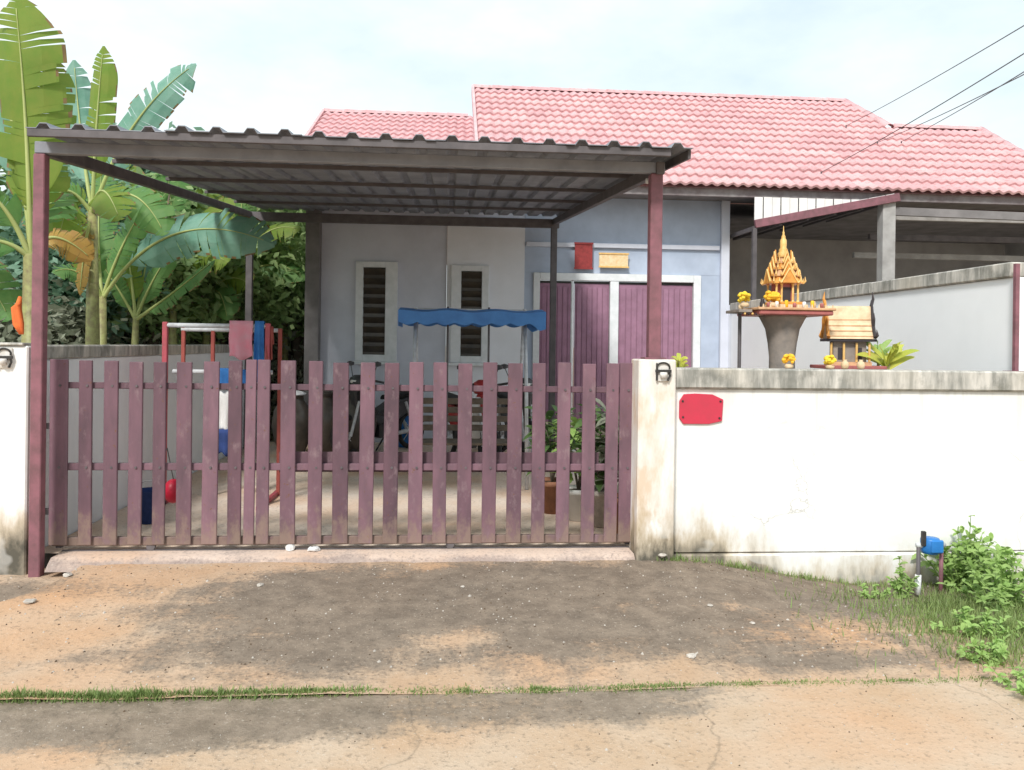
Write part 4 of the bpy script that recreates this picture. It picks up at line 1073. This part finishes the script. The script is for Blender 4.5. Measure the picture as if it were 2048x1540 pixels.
draped(459, 506, zt_ + .02, P(480, 716, DY).z, DY, 'cloth_pink', 'towel', 'pink towel hanging over the rail of the drying rack', 'towel', 1)
draped(510, 528, zt_ + .02, P(520, 768, DY).z, DY, 'cloth_blue', 'towel', 'narrow long blue towel hanging beside the pink one', 'towel', 2)
draped(530, 546, zt_ - .03, P(540, 722, DY).z, DY + .02, 'cloth_rust', 'cloth', 'rust red cloth at the outer end of the drying rack', 'cloth', 3)
draped(430, 462, P(445, 742, DY).z, P(445, 775, DY).z, DY + .22, 'cloth_blue', 'cloth', 'small bright blue cloth on the lower rail of the drying rack', 'cloth', 4)
draped(432, 462, P(445, 790, DY).z, P(445, 868, DY).z, DY + .26, 'cloth_white', 'cloth', 'white cloth hung low under the drying rack', 'cloth', 5)
draped(434, 464, P(445, 868, DY).z, P(445, 915, DY).z, DY + .23, 'cloth_navy', 'cloth', 'navy cloth hung lowest under the drying rack', 'cloth', 6)
draped(484, 512, P(497, 745, DY).z, P(497, 772, DY).z, DY + .2, 'cloth_blue', 'cloth', 'bright blue cloth below the pink towel', 'cloth', 7)
# red ball and blue bucket by the gate
q = P(347, 982, 6.35)
o = MB(); o.lathe([(.001, -.075)] + [(.075 * math.cos(t), .075 * math.sin(t) * 1.25) for t in rng(-1.4, 1.4, .28)] + [(.001, .094)], 18, (q.x, 6.35, q.z))
bl = thing('hanging_float', (q.x, 6.35, q.z), 'red rounded plastic float showing through the gate slats', 'float')
o.build('body', 'ball_red', bl, True)
MB().tube([(q.x, 6.35, q.z + .08), (q.x, 6.2, q.z + .35), (q.x, 5.99, .72)], .004, 5).build('cord', 'cable', bl)
q = G(298, 1045, .118)
bk = thing('bucket', (q.x, q.y, .118), 'blue plastic bucket standing behind the gate slats', 'bucket')
MB().lathe([(.075, 0), (.1, .27), (.108, .28), (.1, .275), (.07, .02)], 18, (q.x, q.y, .118)).build('body', 'cloth_navy', bk, True)
MB().tube([(q.x + .1 * math.cos(t), q.y, .39 + .08 * math.sin(t)) for t in rng(0, math.pi, .3)], .004, 5).build('handle', 'steel_pale', bk)
# garden swing with blue canopy
CYY = 8.6
c0, c1 = P(797, 625, CYY), P(1092, 645, CYY); zc0 = (P(797, 612, CYY).z + P(1092, 632, CYY).z) / 2
sg = thing('garden_swing', ((c0.x + c1.x) / 2, CYY + .4, fl), 'garden swing seat under a long blue scalloped canopy', 'swing')
x0, x1 = c0.x, c1.x
m = MB(); n = 30
for i in range(n):
    for (ya, za, yb, zb_) in ((0, 0, .4, .045), (.4, .045, .8, 0)):
        u0, u1 = x0 + (x1 - x0) * i / n, x0 + (x1 - x0) * (i + 1) / n
        sag = lambda uu: -.02 * math.sin((uu - x0) / (x1 - x0) * math.pi * 3) ** 2
        m.add([(u0, CYY + ya, zc0 + za + sag(u0)), (u1, CYY + ya, zc0 + za + sag(u1)), (u1, CYY + yb, zc0 + zb_ + sag(u1)), (u0, CYY + yb, zc0 + zb_ + sag(u0))], [(0, 1, 2, 3)])
m.build('canopy', 'canopy_blue', sg, True)
m = MB(); n = 70
def val(uu, y):
    w_ = abs(math.sin((uu - x0) * math.pi / .2)) ; return zc0 - .125 - .03 * w_ - .05 * sstep(x1 - .14, x1 - .06, uu)
for y in (CYY - .004, CYY + .804):
    for i in range(n):
        u0, u1 = x0 + (x1 - x0) * i / n, x0 + (x1 - x0) * (i + 1) / n
        m.add([(u0, y, val(u0, y)), (u1, y, val(u1, y)), (u1, y, zc0 + .004 - .02 * math.sin((u1 - x0) / (x1 - x0) * math.pi * 3) ** 2), (u0, y, zc0 + .004 - .02 * math.sin((u0 - x0) / (x1 - x0) * math.pi * 3) ** 2)], [(0, 1, 2, 3)])
for x in (x0, x1):
    m.add([(x, CYY, zc0 - .17), (x, CYY + .8, zc0 - .17), (x, CYY + .8, zc0), (x, CYY + .4, zc0 + .045), (x, CYY, zc0)], [(0, 1, 2, 3, 4)])
o = m.build('valance', 'canopy_blue', sg); md = o.modifiers.new('thick', 'SOLIDIFY'); md.thickness = .004
for xx_ in (x0 + .17, x1 - .2):
    for (ya, yb) in ((.05, .36), (.75, .44)):
        MB().tube([(xx_, CYY + ya - (.2 if ya < .4 else -.2), fl), (xx_, CYY + ya, 1.2), (xx_, CYY + yb, zc0 + .03)], .02, 8).build('leg', 'steel_pale', sg, True)
    MB().tube([(xx_, CYY + .4, zc0 + .05), (xx_, CYY + .4, zc0 - .1)], .02, 8).build('top_joint', 'steel_pale', sg)
for px in (895, 977):
    xx_ = P(px, 700, CYY + .4).x
    MB().tube([(xx_, CYY + .4, zc0 + .06), (xx_, CYY + .3, .62)], .012, 6).build('hanger', 'dark_metal', sg)
MB().tube([(x0 + .1, CYY + .4, zc0 + .02), (x1 - .1, CYY + .4, zc0 + .02)], .022, 8).build('top_rail', 'steel_pale', sg)
sxa, sxb = P(840, 700, CYY).x, P(1030, 700, CYY).x
for k in range(5):
    MB().box(sxa, sxb, CYY + .12 + k * .09, CYY + .195 + k * .09, .55, .575).build('seat_slat', 'bark', sg, bevel=.003)
for k in range(4):
    MB().box(sxa, sxb, CYY + .58 + k * .02, CYY + .60 + k * .02, .66 + k * .1, .73 + k * .1).build('back_slat', 'bark', sg, bevel=.003)
# motorcycle
def motorcycle(px, Y, rz, label, paint='moto_red', shield='cloth_white'):
    x = P(px, 900, Y).x
    t = thing('motorcycle', (x, Y, fl), label, 'motorcycle'); M = Matrix.Translation((x, Y, fl)) @ Matrix.Rotation(rz, 4, 'Z')
    T = lambda *p: M @ Vector(p)
    for wy in (-.62, .62):
        ty = MB(); ring = []
        for a_ in rng(0, 2 * math.pi, .3): ring.append((a_))
        nN = len(ring) - 1
        vv = []
        for i in range(nN):
            a_ = ring[i]
            for j in range(8):
                b_ = j * math.pi / 4; rr = .25 + .035 * math.cos(b_)
                vv.append(T(.035 * math.sin(b_), wy + rr * math.cos(a_), .285 + rr * math.sin(a_)))
        ty.add(vv, [(i * 8 + j, i * 8 + (j + 1) % 8, ((i + 1) % nN) * 8 + (j + 1) % 8, ((i + 1) % nN) * 8 + j) for i in range(nN) for j in range(8)])
        w_ = ty.build('wheel', 'rubber', t, True)
        rm_ = MB().tube([T(-.03, wy, .285), T(.03, wy, .285)], .05, 10)
        for i in range(8):
            a_ = i * math.pi / 4; rm_.bar(T(0, wy, .285), T(0, wy + .22 * math.cos(a_), .285 + .22 * math.sin(a_)), .008, .008)
        rm_.build('rim', 'steel_pale', w_)
    MB().add([T(sx * w_, y, z) for sx in (-1, 1) for (y, z, w_) in ((-.5, .62, .06), (-.1, .40, .10), (.28, .45, .10), (.85, .72, .07), (.75, .80, .09), (.2, .72, .12), (-.12, .58, .10), (-.42, .95, .08), (-.55, .92, .06))],
             [tuple(range(9)), tuple(range(17, 8, -1))] + [(i, i + 9, (i + 1) % 9 + 9, (i + 1) % 9) for i in range(9)]).build('body', paint, t, bevel=.02)
    MB().add([T(sx * w_, y, z) for sx in (-1, 1) for (y, z, w_) in ((.05, .74, .09), (.35, .76, .12), (.8, .82, .11), (.82, .88, .1), (.4, .84, .12), (.08, .80, .09))],
             [tuple(range(6)), tuple(range(11, 5, -1))] + [(i, i + 6, (i + 1) % 6 + 6, (i + 1) % 6) for i in range(6)]).build('seat', 'rubber', t, bevel=.02)
    MB().add([T(sx * w_, y, z) for sx in (-1, 1) for (y, z, w_) in ((-.42, .38, .10), (-.36, .38, .14), (-.44, .88, .19), (-.5, .90, .12))],
             [(0, 1, 2, 3), (7, 6, 5, 4)] + [(i, i + 4, (i + 1) % 4 + 4, (i + 1) % 4) for i in range(4)]).build('leg_shield', shield, t, bevel=.015)
    for s_ in (-1, 1):
        MB().tube([T(s_ * .07, -.62, .285), T(s_ * .07, -.47, .75)], .02, 8).build('fork', 'steel_pale', t)
        MB().tube([T(s_ * .17, -.36, 1.03), T(s_ * .25, -.33, 1.22)], .006, 5).build('mirror_arm', 'moto_dark', t)
        MB().lathe([(.002, -.035), (.05, -.02), (.05, .02), (.002, .035)], 10, T(s_ * .26, -.33, 1.25)).build('mirror', 'moto_dark', t)
        MB().tube([T(s_ * .08, .62, .285), T(s_ * .1, .4, .70)], .022, 8).build('shock_absorber', 'steel_pale', t)
    MB().tube([T(-.34, -.28, 1.0), T(-.16, -.4, 1.04), T(.16, -.4, 1.04), T(.34, -.28, 1.0)], .016, 8).build('handlebar', 'moto_dark', t, True)
    MB().lathe([(.03, -.06), (.085, -.03), (.09, .03), (.05, .06)], 12, T(0, -.46, 1.0)).build('headlight', 'lamp_glass', t, True)
    MB().lathe([(.10, -.05), (.13, 0), (.12, .08), (.06, .12)], 12, T(0, -.42, .98)).build('headlight_cowl', paint, t, True)
    MB().box(-.1, .1, -.1, .22, .22, .42, M=M).build('engine', 'moto_dark', t, bevel=.02)
    MB().tube([T(.12, .1, .25), T(.13, .5, .30), T(.14, .85, .36)], [.02, .04, .045], 10).build('exhaust', 'steel_pale', t, True)
    MB().tube([T(-.02, .1, .22), T(-.2, .12, .0)], .012, 6).build('side_stand', 'moto_dark', t)
motorcycle(935, 10.2, R(24), 'red and white step-through motorcycle parked behind the gate')
motorcycle(1030, 10.9, R(12), 'black motorcycle parked close to the white pole by the doors', 'moto_dark', 'moto_dark')
motorcycle(760, 11.3, R(-40), 'dark motorcycle turned sideways between the jars and the swing', 'moto_dark', 'rubber')
# water jars
for i, (px, Y) in enumerate(((585, 11.0), (650, 11.2), (715, 11.1))):
    x = P(px, 800, Y).x; t = thing('water_jar', (x, Y, fl), ('big dark water jar with pale metal lid, nearest the drying rack', 'big dark water jar standing between two others', 'big dark water jar with dark lid, closest to the blue bottle')[i], 'jar', 'water jars along the house front')
    MB().lathe([(.15, 0), (.23, .2), (.27, .42), (.24, .62), (.15, .76), (.15, .80), (.17, .82)], 22, (x, Y, fl)).build('body', 'jar_dark', t, True)
    MB().lathe([(.19, .823), (.19, .84), (.12, .87), (.02, .885)], 18, (x, Y, fl)).build('lid', 'steel_pale' if i == 0 else 'jar_dark', t, True)
q = P(812, 860, 12.0)
t = thing('water_bottle', (q.x, 12.0, fl), 'tall blue plastic water bottle standing by the house wall', 'bottle')
MB().lathe([(.13, 0), (.135, .04), (.13, .12), (.135, .16), (.13, .26), (.135, .32), (.05, .42), (.045, .46)], 18, (q.x, 12.0, fl)).build('body', 'blue_plastic', t, True)
MB().lathe([(.05, .461), (.05, .50), (.02, .503)], 12, (q.x, 12.0, fl)).build('cap', 'white_paint', t, True)
# potted plants behind the gate's far end
def potted(px, Y, hp, spread, hl, nl, mat, label, seed, pot='terracotta', leaf=.16):
    rn = random.Random(seed); x = P(px, 900, Y).x
    t = thing('potted_plant', (x, Y, fl), label, 'potted plant', 'potted plants behind the gate')
    MB().lathe([(.09, 0), (.14, hp * .85), (.155, hp * .86), (.155, hp), (.13, hp), (.12, hp * .88)], 18, (x, Y, fl)).build('pot', pot, t, True)
    MB().lathe([(.12, hp * .9), (.001, hp * .92)], 14, (x, Y, fl)).build('soil', 'soil', t)
    st = MB(); lf = MB()
    for k in range(6):
        a_ = k * 1.05 + rn.random(); e = Vector((x + spread * .6 * math.cos(a_), Y + spread * .6 * math.sin(a_), fl + hp + hl * rn.uniform(.6, 1)))
        st.tube([(x, Y, fl + hp * .9), Vector((x, Y, fl + hp)).lerp(e, .5) + Vector((0, 0, .04)), e], [.011, .008, .004], 5)
    for i in range(nl):
        a_ = rn.uniform(0, 6.28); r_ = spread * math.sqrt(rn.random()); z = fl + hp + hl * rn.uniform(.12, 1)
        p = Vector((x + r_ * .7 * math.cos(a_), Y + r_ * .7 * math.sin(a_), z)); d = Vector((math.cos(a_ + rn.uniform(-.6, .6)), math.sin(a_ + rn.uniform(-.6, .6)), rn.uniform(-.3, .9))).normalized()
        L = leaf * rn.uniform(.6, 1.3)
        blade_strip(lf, bez(p, p + d * L * .5 + Vector((0, 0, .02)), p + d * L - Vector((0, 0, L * .25)), 5), L * .35, Vector((rn.uniform(-.5, .5), rn.uniform(-.5, .5), 1)))
    st.build('stems', 'bark', t); lf.build('leaves', mat, t)
potted(1105, 7.3, .30, .26, .62, 150, 'pot_leaf', 'dark leafy potted plant nearest the mauve doors, seen through the gate', 21)
potted(1158, 7.0, .28, .24, .60, 140, 'weed_leaf', 'bright green potted plant between two darker ones behind the gate', 22, 'white_paint')
potted(1205, 6.75, .32, .26, .66, 170, 'pot_leaf', 'bushy potted plant in a pale pot close behind the gate slats', 23, 'stone')
potted(1250, 6.5, .30, .26, .72, 190, 'tree_leaf_dark', 'tall dusky potted plant pressed between gate end and pillar', 24)
potted(1285, 7.2, .30, .26, .60, 130, 'pot_leaf', 'low potted plant behind the gate pillar', 25, 'stone')
def leafy(px, py, Y, base, n, L, mat, label, nm, seed, tilt=(0, 0), wid=.2):
    rn = random.Random(seed); q = P(px, py, Y)
    t = thing(nm, (q.x, Y, base), label, 'plant'); 
    MB().tube([(q.x, Y, base), (q.x + .01, Y, q.z)], [.02, .012], 7).build('stem', 'banana_stem', t)
    for k in range(n):
        a_ = k * 2.39 + rn.random() * .5; up_ = rn.uniform(.4, 1.4)
        d = Vector((math.cos(a_) + tilt[0], math.sin(a_) + tilt[1], up_)).normalized(); l_ = L * rn.uniform(.7, 1.15)
        p = Vector((q.x, Y, q.z - rn.uniform(0, .08)))
        m = MB(); blade_strip(m, bez(p, p + d * l_ * .6 + Vector((0, 0, .03)), p + d * l_ - Vector((0, 0, l_ * .15)), 7), l_ * wid, Vector((d.x * -.4, -.7, .6)))
        m.build('leaf', mat, t)
leafy(1775, 722, SY - .1, .118, 18, .30, 'croton_leaf', 'yellow green plant with strap leaves next to the gabled spirit house', 'croton_plant', 31)
leafy(1755, 705, SY + .05, .118, 10, .22, 'weed_leaf', 'bright green tuft between gabled spirit house and the yellow plant', 'tuft_plant', 33)
leafy(1358, 722, WY + .28, .118, 12, .11, 'croton_leaf', 'small yellow green sprig peeking over the wall beside the pillar', 'sprig_plant', 32, wid=.35)

# ------------------------------------------------------------------ street side: meter, weeds, grass, litter
q = P(1860, 1090, 5.44); gz = apron_h(q.x, 5.44)
mt = thing('water_meter', (q.x, 5.44, gz), 'blue water meter on two riser pipes in front of the white wall', 'water meter')
MB().lathe([(.02, -.062), (.058, -.056), (.064, -.03), (.064, .04), (.058, .052), (.02, .056)], 18, (q.x, 5.44, q.z)).build('body', 'blue_plastic', mt, True)
MB().box(q.x - .03, q.x + .06, 5.365, 5.385, q.z - .045, q.z + .05).build('face_cover', 'blue_plastic', mt, bevel=.01)
MB().box(q.x - .078, q.x - .05, 5.40, 5.43, q.z + .0, q.z + .105).build('lid', 'black_iron', mt, bevel=.004)
MB().tube([(q.x - .10, 5.44, q.z), (q.x + .11, 5.44, q.z)], .018, 10).build('coupling', 'steel_pale', mt, True)
MB().tube([(q.x - .085, 5.44, q.z - .005), (q.x - .085, 5.44, gz - .05)], .014, 10).build('riser_pipe', 'dark_metal', mt, True)
MB().tube([(q.x + .085, 5.44, q.z - .005), (q.x + .085, 5.44, gz - .05)], .014, 10).build('riser_pipe', 'post_paint', mt, True)
MB().tube([(q.x - .085, 5.44, gz + .16), (q.x - .085, 5.44, gz + .02)], .021, 10).build('pipe_sleeve', 'pipe_white', mt, True)
def weed(px, py, rad, h, n, leaf, mat, label, seed, z=None):
    rn = random.Random(seed); g_ = G(px, py, z if z is not None else -.08); x, y = g_.x, min(g_.y, WY - .06); b_ = apron_h(x, y)
    t = thing('weed_clump', (x, y, b_), label, 'weeds', 'weeds at the foot of the wall'); st = MB(); lf = MB()
    for k in range(max(6, n // 22)):
        a_ = rn.uniform(0, 6.28); r_ = rad * math.sqrt(rn.random()); e = Vector((x + r_ * math.cos(a_), min(y + r_ * .6 * math.sin(a_), WY - .03), b_ + h * rn.uniform(.5, 1) * (1.1 - r_ / rad * .5)))
        b0 = Vector((x + r_ * .4 * math.cos(a_), y + r_ * .25 * math.sin(a_), b_ - .03)); pts = bez(b0, b0.lerp(e, .5) + Vector((0, 0, h * .15)), e, 7)
        st.tube(pts, [.006, .0055, .005, .0045, .004, .003, .002], 5)
        for j in range(20):
            p = pts[rn.randrange(1, 7)]; d = Vector((rn.uniform(-1, 1), rn.uniform(-1, .7), rn.uniform(-.2, .9))).normalized(); L = leaf * rn.uniform(.5, 1.3)
            blade_strip(lf, bez(p, p + d * L * .5 + Vector((0, 0, .01)), p + d * L - Vector((0, 0, L * .2)), 4), L * .42, Vector((rn.uniform(-.6, .6), rn.uniform(-.8, .2), 1)))
    st.build('stems', 'weed_leaf', t); lf.build('leaves', mat, t)
weed(1930, 1172, .34, .54, 1000, .07, 'weed_leaf', 'tall green weed bush growing up behind the water meter', 41)
weed(2010, 1215, .40, .42, 700, .065, 'weed_leaf', 'spreading green weeds on the wall foot past the water meter', 42)
weed(1803, 1190, .10, .30, 200, .05, 'weed_leaf', 'thin weeds between the water meter and the pale plinth', 43)
weed(1748, 1195, .12, .11, 120, .04, 'weed_leaf', 'low yellowish weed tuft at the pale plinth', 44)
weed(1960, 1290, .30, .15, 300, .05, 'weed_leaf', 'low bright weeds on the sandy verge in front of the weed bush', 45, -.05)
weed(2050, 1250, .35, .25, 300, .055, 'weed_leaf', 'wide weed patch at the verge farthest from the gate', 46, -.06)
weed(1995, 1335, .22, .12, 260, .045, 'weed_leaf', 'low green weeds creeping over the sandy verge towards the road joint', 47, -.02)
weed(2070, 1390, .28, .14, 260, .045, 'weed_leaf', 'green weeds at the road edge of the verge', 48, -.01)
def grass(name, pts_fn, n, hmin, hmax, label, seed):
    rn = random.Random(seed); m = MB()
    for i in range(n):
        x, y, k = pts_fn(rn); z = (apron_h(x, max(y, 3.82)) if y > 3.812 else -.006) - .004
        h = rn.uniform(hmin, hmax) * k; a_ = rn.uniform(0, 6.28); ln = rn.uniform(.2, .9) * h; w = rn.uniform(.0015, .0035)
        p = Vector((x, y, z)); tp_ = p + Vector((math.cos(a_) * ln, math.sin(a_) * ln, h)); md_ = p.lerp(tp_, .5) + Vector((0, 0, h * .12)); s_ = Vector((math.sin(a_), -math.cos(a_), 0)) * w
        m.add([p - s_, p + s_, md_ + s_ * .8, md_ - s_ * .8, tp_], [(0, 1, 2, 3), (3, 2, 4)])
    o = m.build(name, 'grass_blade'); return tag(o, label, 'grass', kind='stuff')
def strip(rn):
    while True:
        x = rn.uniform(-4.5, 3.0)
        dens = (.35 + .65 * sstep(-.2, -.9, x)) if x < .4 else .55 + .4 * sstep(2.6, 1.2, x)
        dens *= max(.3, .75 + .7 * mnoise.noise((x * 2.3, 0, 0)) + .5 * mnoise.noise((x * 9, 3, 0)))
        if rn.random() < dens: break
    return x, 3.822 + .012 * mnoise.noise((x * 1.5, 8, 0)) + rn.gauss(0, .018), (.5 + .5 * sstep(.3, -1.2, x)) * (.45 + .9 * max(0, .5 + mnoise.noise((x * 6, 1, 0))))
grass('grass', strip, 14000, .010, .042, 'thin line of short grass along the joint between road and apron', 51)
def verge(rn):
    while True:
        x, y = rn.uniform(2.1, 5.5), rn.uniform(3.75, 5.7)
        d_ = blob(x, y, 3.7, 4.9, .8, .5) + blob(x, y, 3.3, 4.2, .5, .35) + blob(x, y, 3.2, 4.5, .35, .15) * .7
        if rn.random() < d_ * (.4 + .9 * max(0, mnoise.noise((x * 3, y * 3, 1)) + .2)): return x, y, 1.0
grass('verge_grass', verge, 11000, .02, .09, 'patchy green grass on the sandy verge below the weeds', 52)
def wallfoot(rn):
    while True:
        x = rn.uniform(1.5, 4.5)
        if rn.random() < .25 + .75 * max(0, mnoise.noise((x * 4, 7, 0))): return x, 5.72 + rn.uniform(-.05, .02), 1.0
grass('wall_foot_grass', wallfoot, 1200, .015, .06, 'sparse short grass along the foot of the white wall', 53)
def pebble(px, py, r, mat, label, seed, nm='stone', z=.05, cat='stone', grp=None, sq=.6):
    rn = random.Random(seed); g_ = G(px, py, z); zz = apron_h(g_.x, g_.y) if g_.y < 5.6 else .137
    m = MB(); prof_ = [(r * .3, -r * .1), (r * .95, r * .1), (r, r * sq * .6), (r * .6, r * sq), (r * .1, r * sq * 1.05)]
    m.lathe(prof_, 9, (g_.x, g_.y, zz)); m.v = [(x + rn.uniform(-.18, .18) * r, y + rn.uniform(-.18, .18) * r, z_ + rn.uniform(-.12, .12) * r) for x, y, z_ in m.v]
    one(m, nm, mat, label, cat, grp)
for i, (px, py, r) in enumerate(((520, 1181, .022), (1383, 1298, .025), (1505, 1241, .016), (1420, 1215, .018), (1325, 1137, .03), (925, 1183, .014), (60, 1212, .035), (135, 1165, .03))):
    pebble(px, py, r, 'stone', 'pale loose stone lying on the dirt apron', 60 + i, grp='loose stones on the apron')
pebble(580, 1100, .035, 'cloth_white', 'crumpled pinkish white scrap on the gate sill', 71, 'plastic_scrap', .137, 'litter', sq=1.2)
pebble(628, 1101, .045, 'pipe_white', 'flattened white plastic scrap on the gate sill', 72, 'plastic_scrap', .137, 'litter', sq=.6)

rn = random.Random(90); gm = [MB(), MB()]
for i in range(3600):
    x, y = rn.uniform(-3.6, 4.6), 3.0 + 2.7 * rn.random() ** .8
    if rn.random() > .35 + .9 * max(0, mnoise.noise((x * 1.7, y * 1.7, 12)) + .15): continue
    z = apron_h(x, y) if y > 3.83 else road_h(x, y)
    q_ = rn.uniform(.003, .0085) * (1.6 if rn.random() < .05 else 1); a_ = rn.uniform(0, 6.28)
    if y < 3.8: q_ *= .7
    v_ = [(x + q_ * rn.uniform(.7, 1.2) * math.cos(a_ + k * 1.257), y + q_ * rn.uniform(.7, 1.2) * math.sin(a_ + k * 1.257), z - .001) for k in range(5)] + [(x + q_ * .2, y, z + q_ * rn.uniform(.5, 1.1))]
    gm[i % 2].add(v_, [(k, (k + 1) % 5, 5) for k in range(5)])
tag(gm[0].build('gravel', 'stone'), 'pale grit scattered over the dirt apron and road', 'gravel', kind='stuff')
tag(gm[1].build('dark_gravel', 'soil'), 'dark grit scattered over the dirt apron and road', 'gravel', kind='stuff')
# ------------------------------------------------------------------ overhead cables
for i, (a, b, ya, yb) in enumerate((((2300, -115, 7), (1690, 258), 7, 0), ((2300, -65, 7), (1640, 352), 7, 0), ((2300, -28, 7), (1800, 290), 7, 0), ((2300, 5, 7), (1752, 292), 7, 0))):
    e = plane_at(*b) + Vector((0, -.04, .05)); s_ = P(a[0], a[1], 5.0); s_ = e + (s_ - e) * 1.25
    pts = [e.lerp(s_, t) - Vector((0, 0, .28 * t * (1 - t))) for t in rng(0, 1, .06)]
    o = thing('overhead_cable', e, ('upper overhead cable running from the street to the roof', 'overhead cable reaching farthest down the roof slope', 'overhead cable landing near the lower ridge', 'lowest overhead cable running to the roof above the lean-to')[i], 'cable', 'cables to the house roof')
    MB().tube(pts, .0055, 5).build('wire', 'cable', o, True)
    MB().tube([e - Vector((0, 0, .06)), e + Vector((0, 0, .01))], .012, 8).build('bracket', 'cable', o)
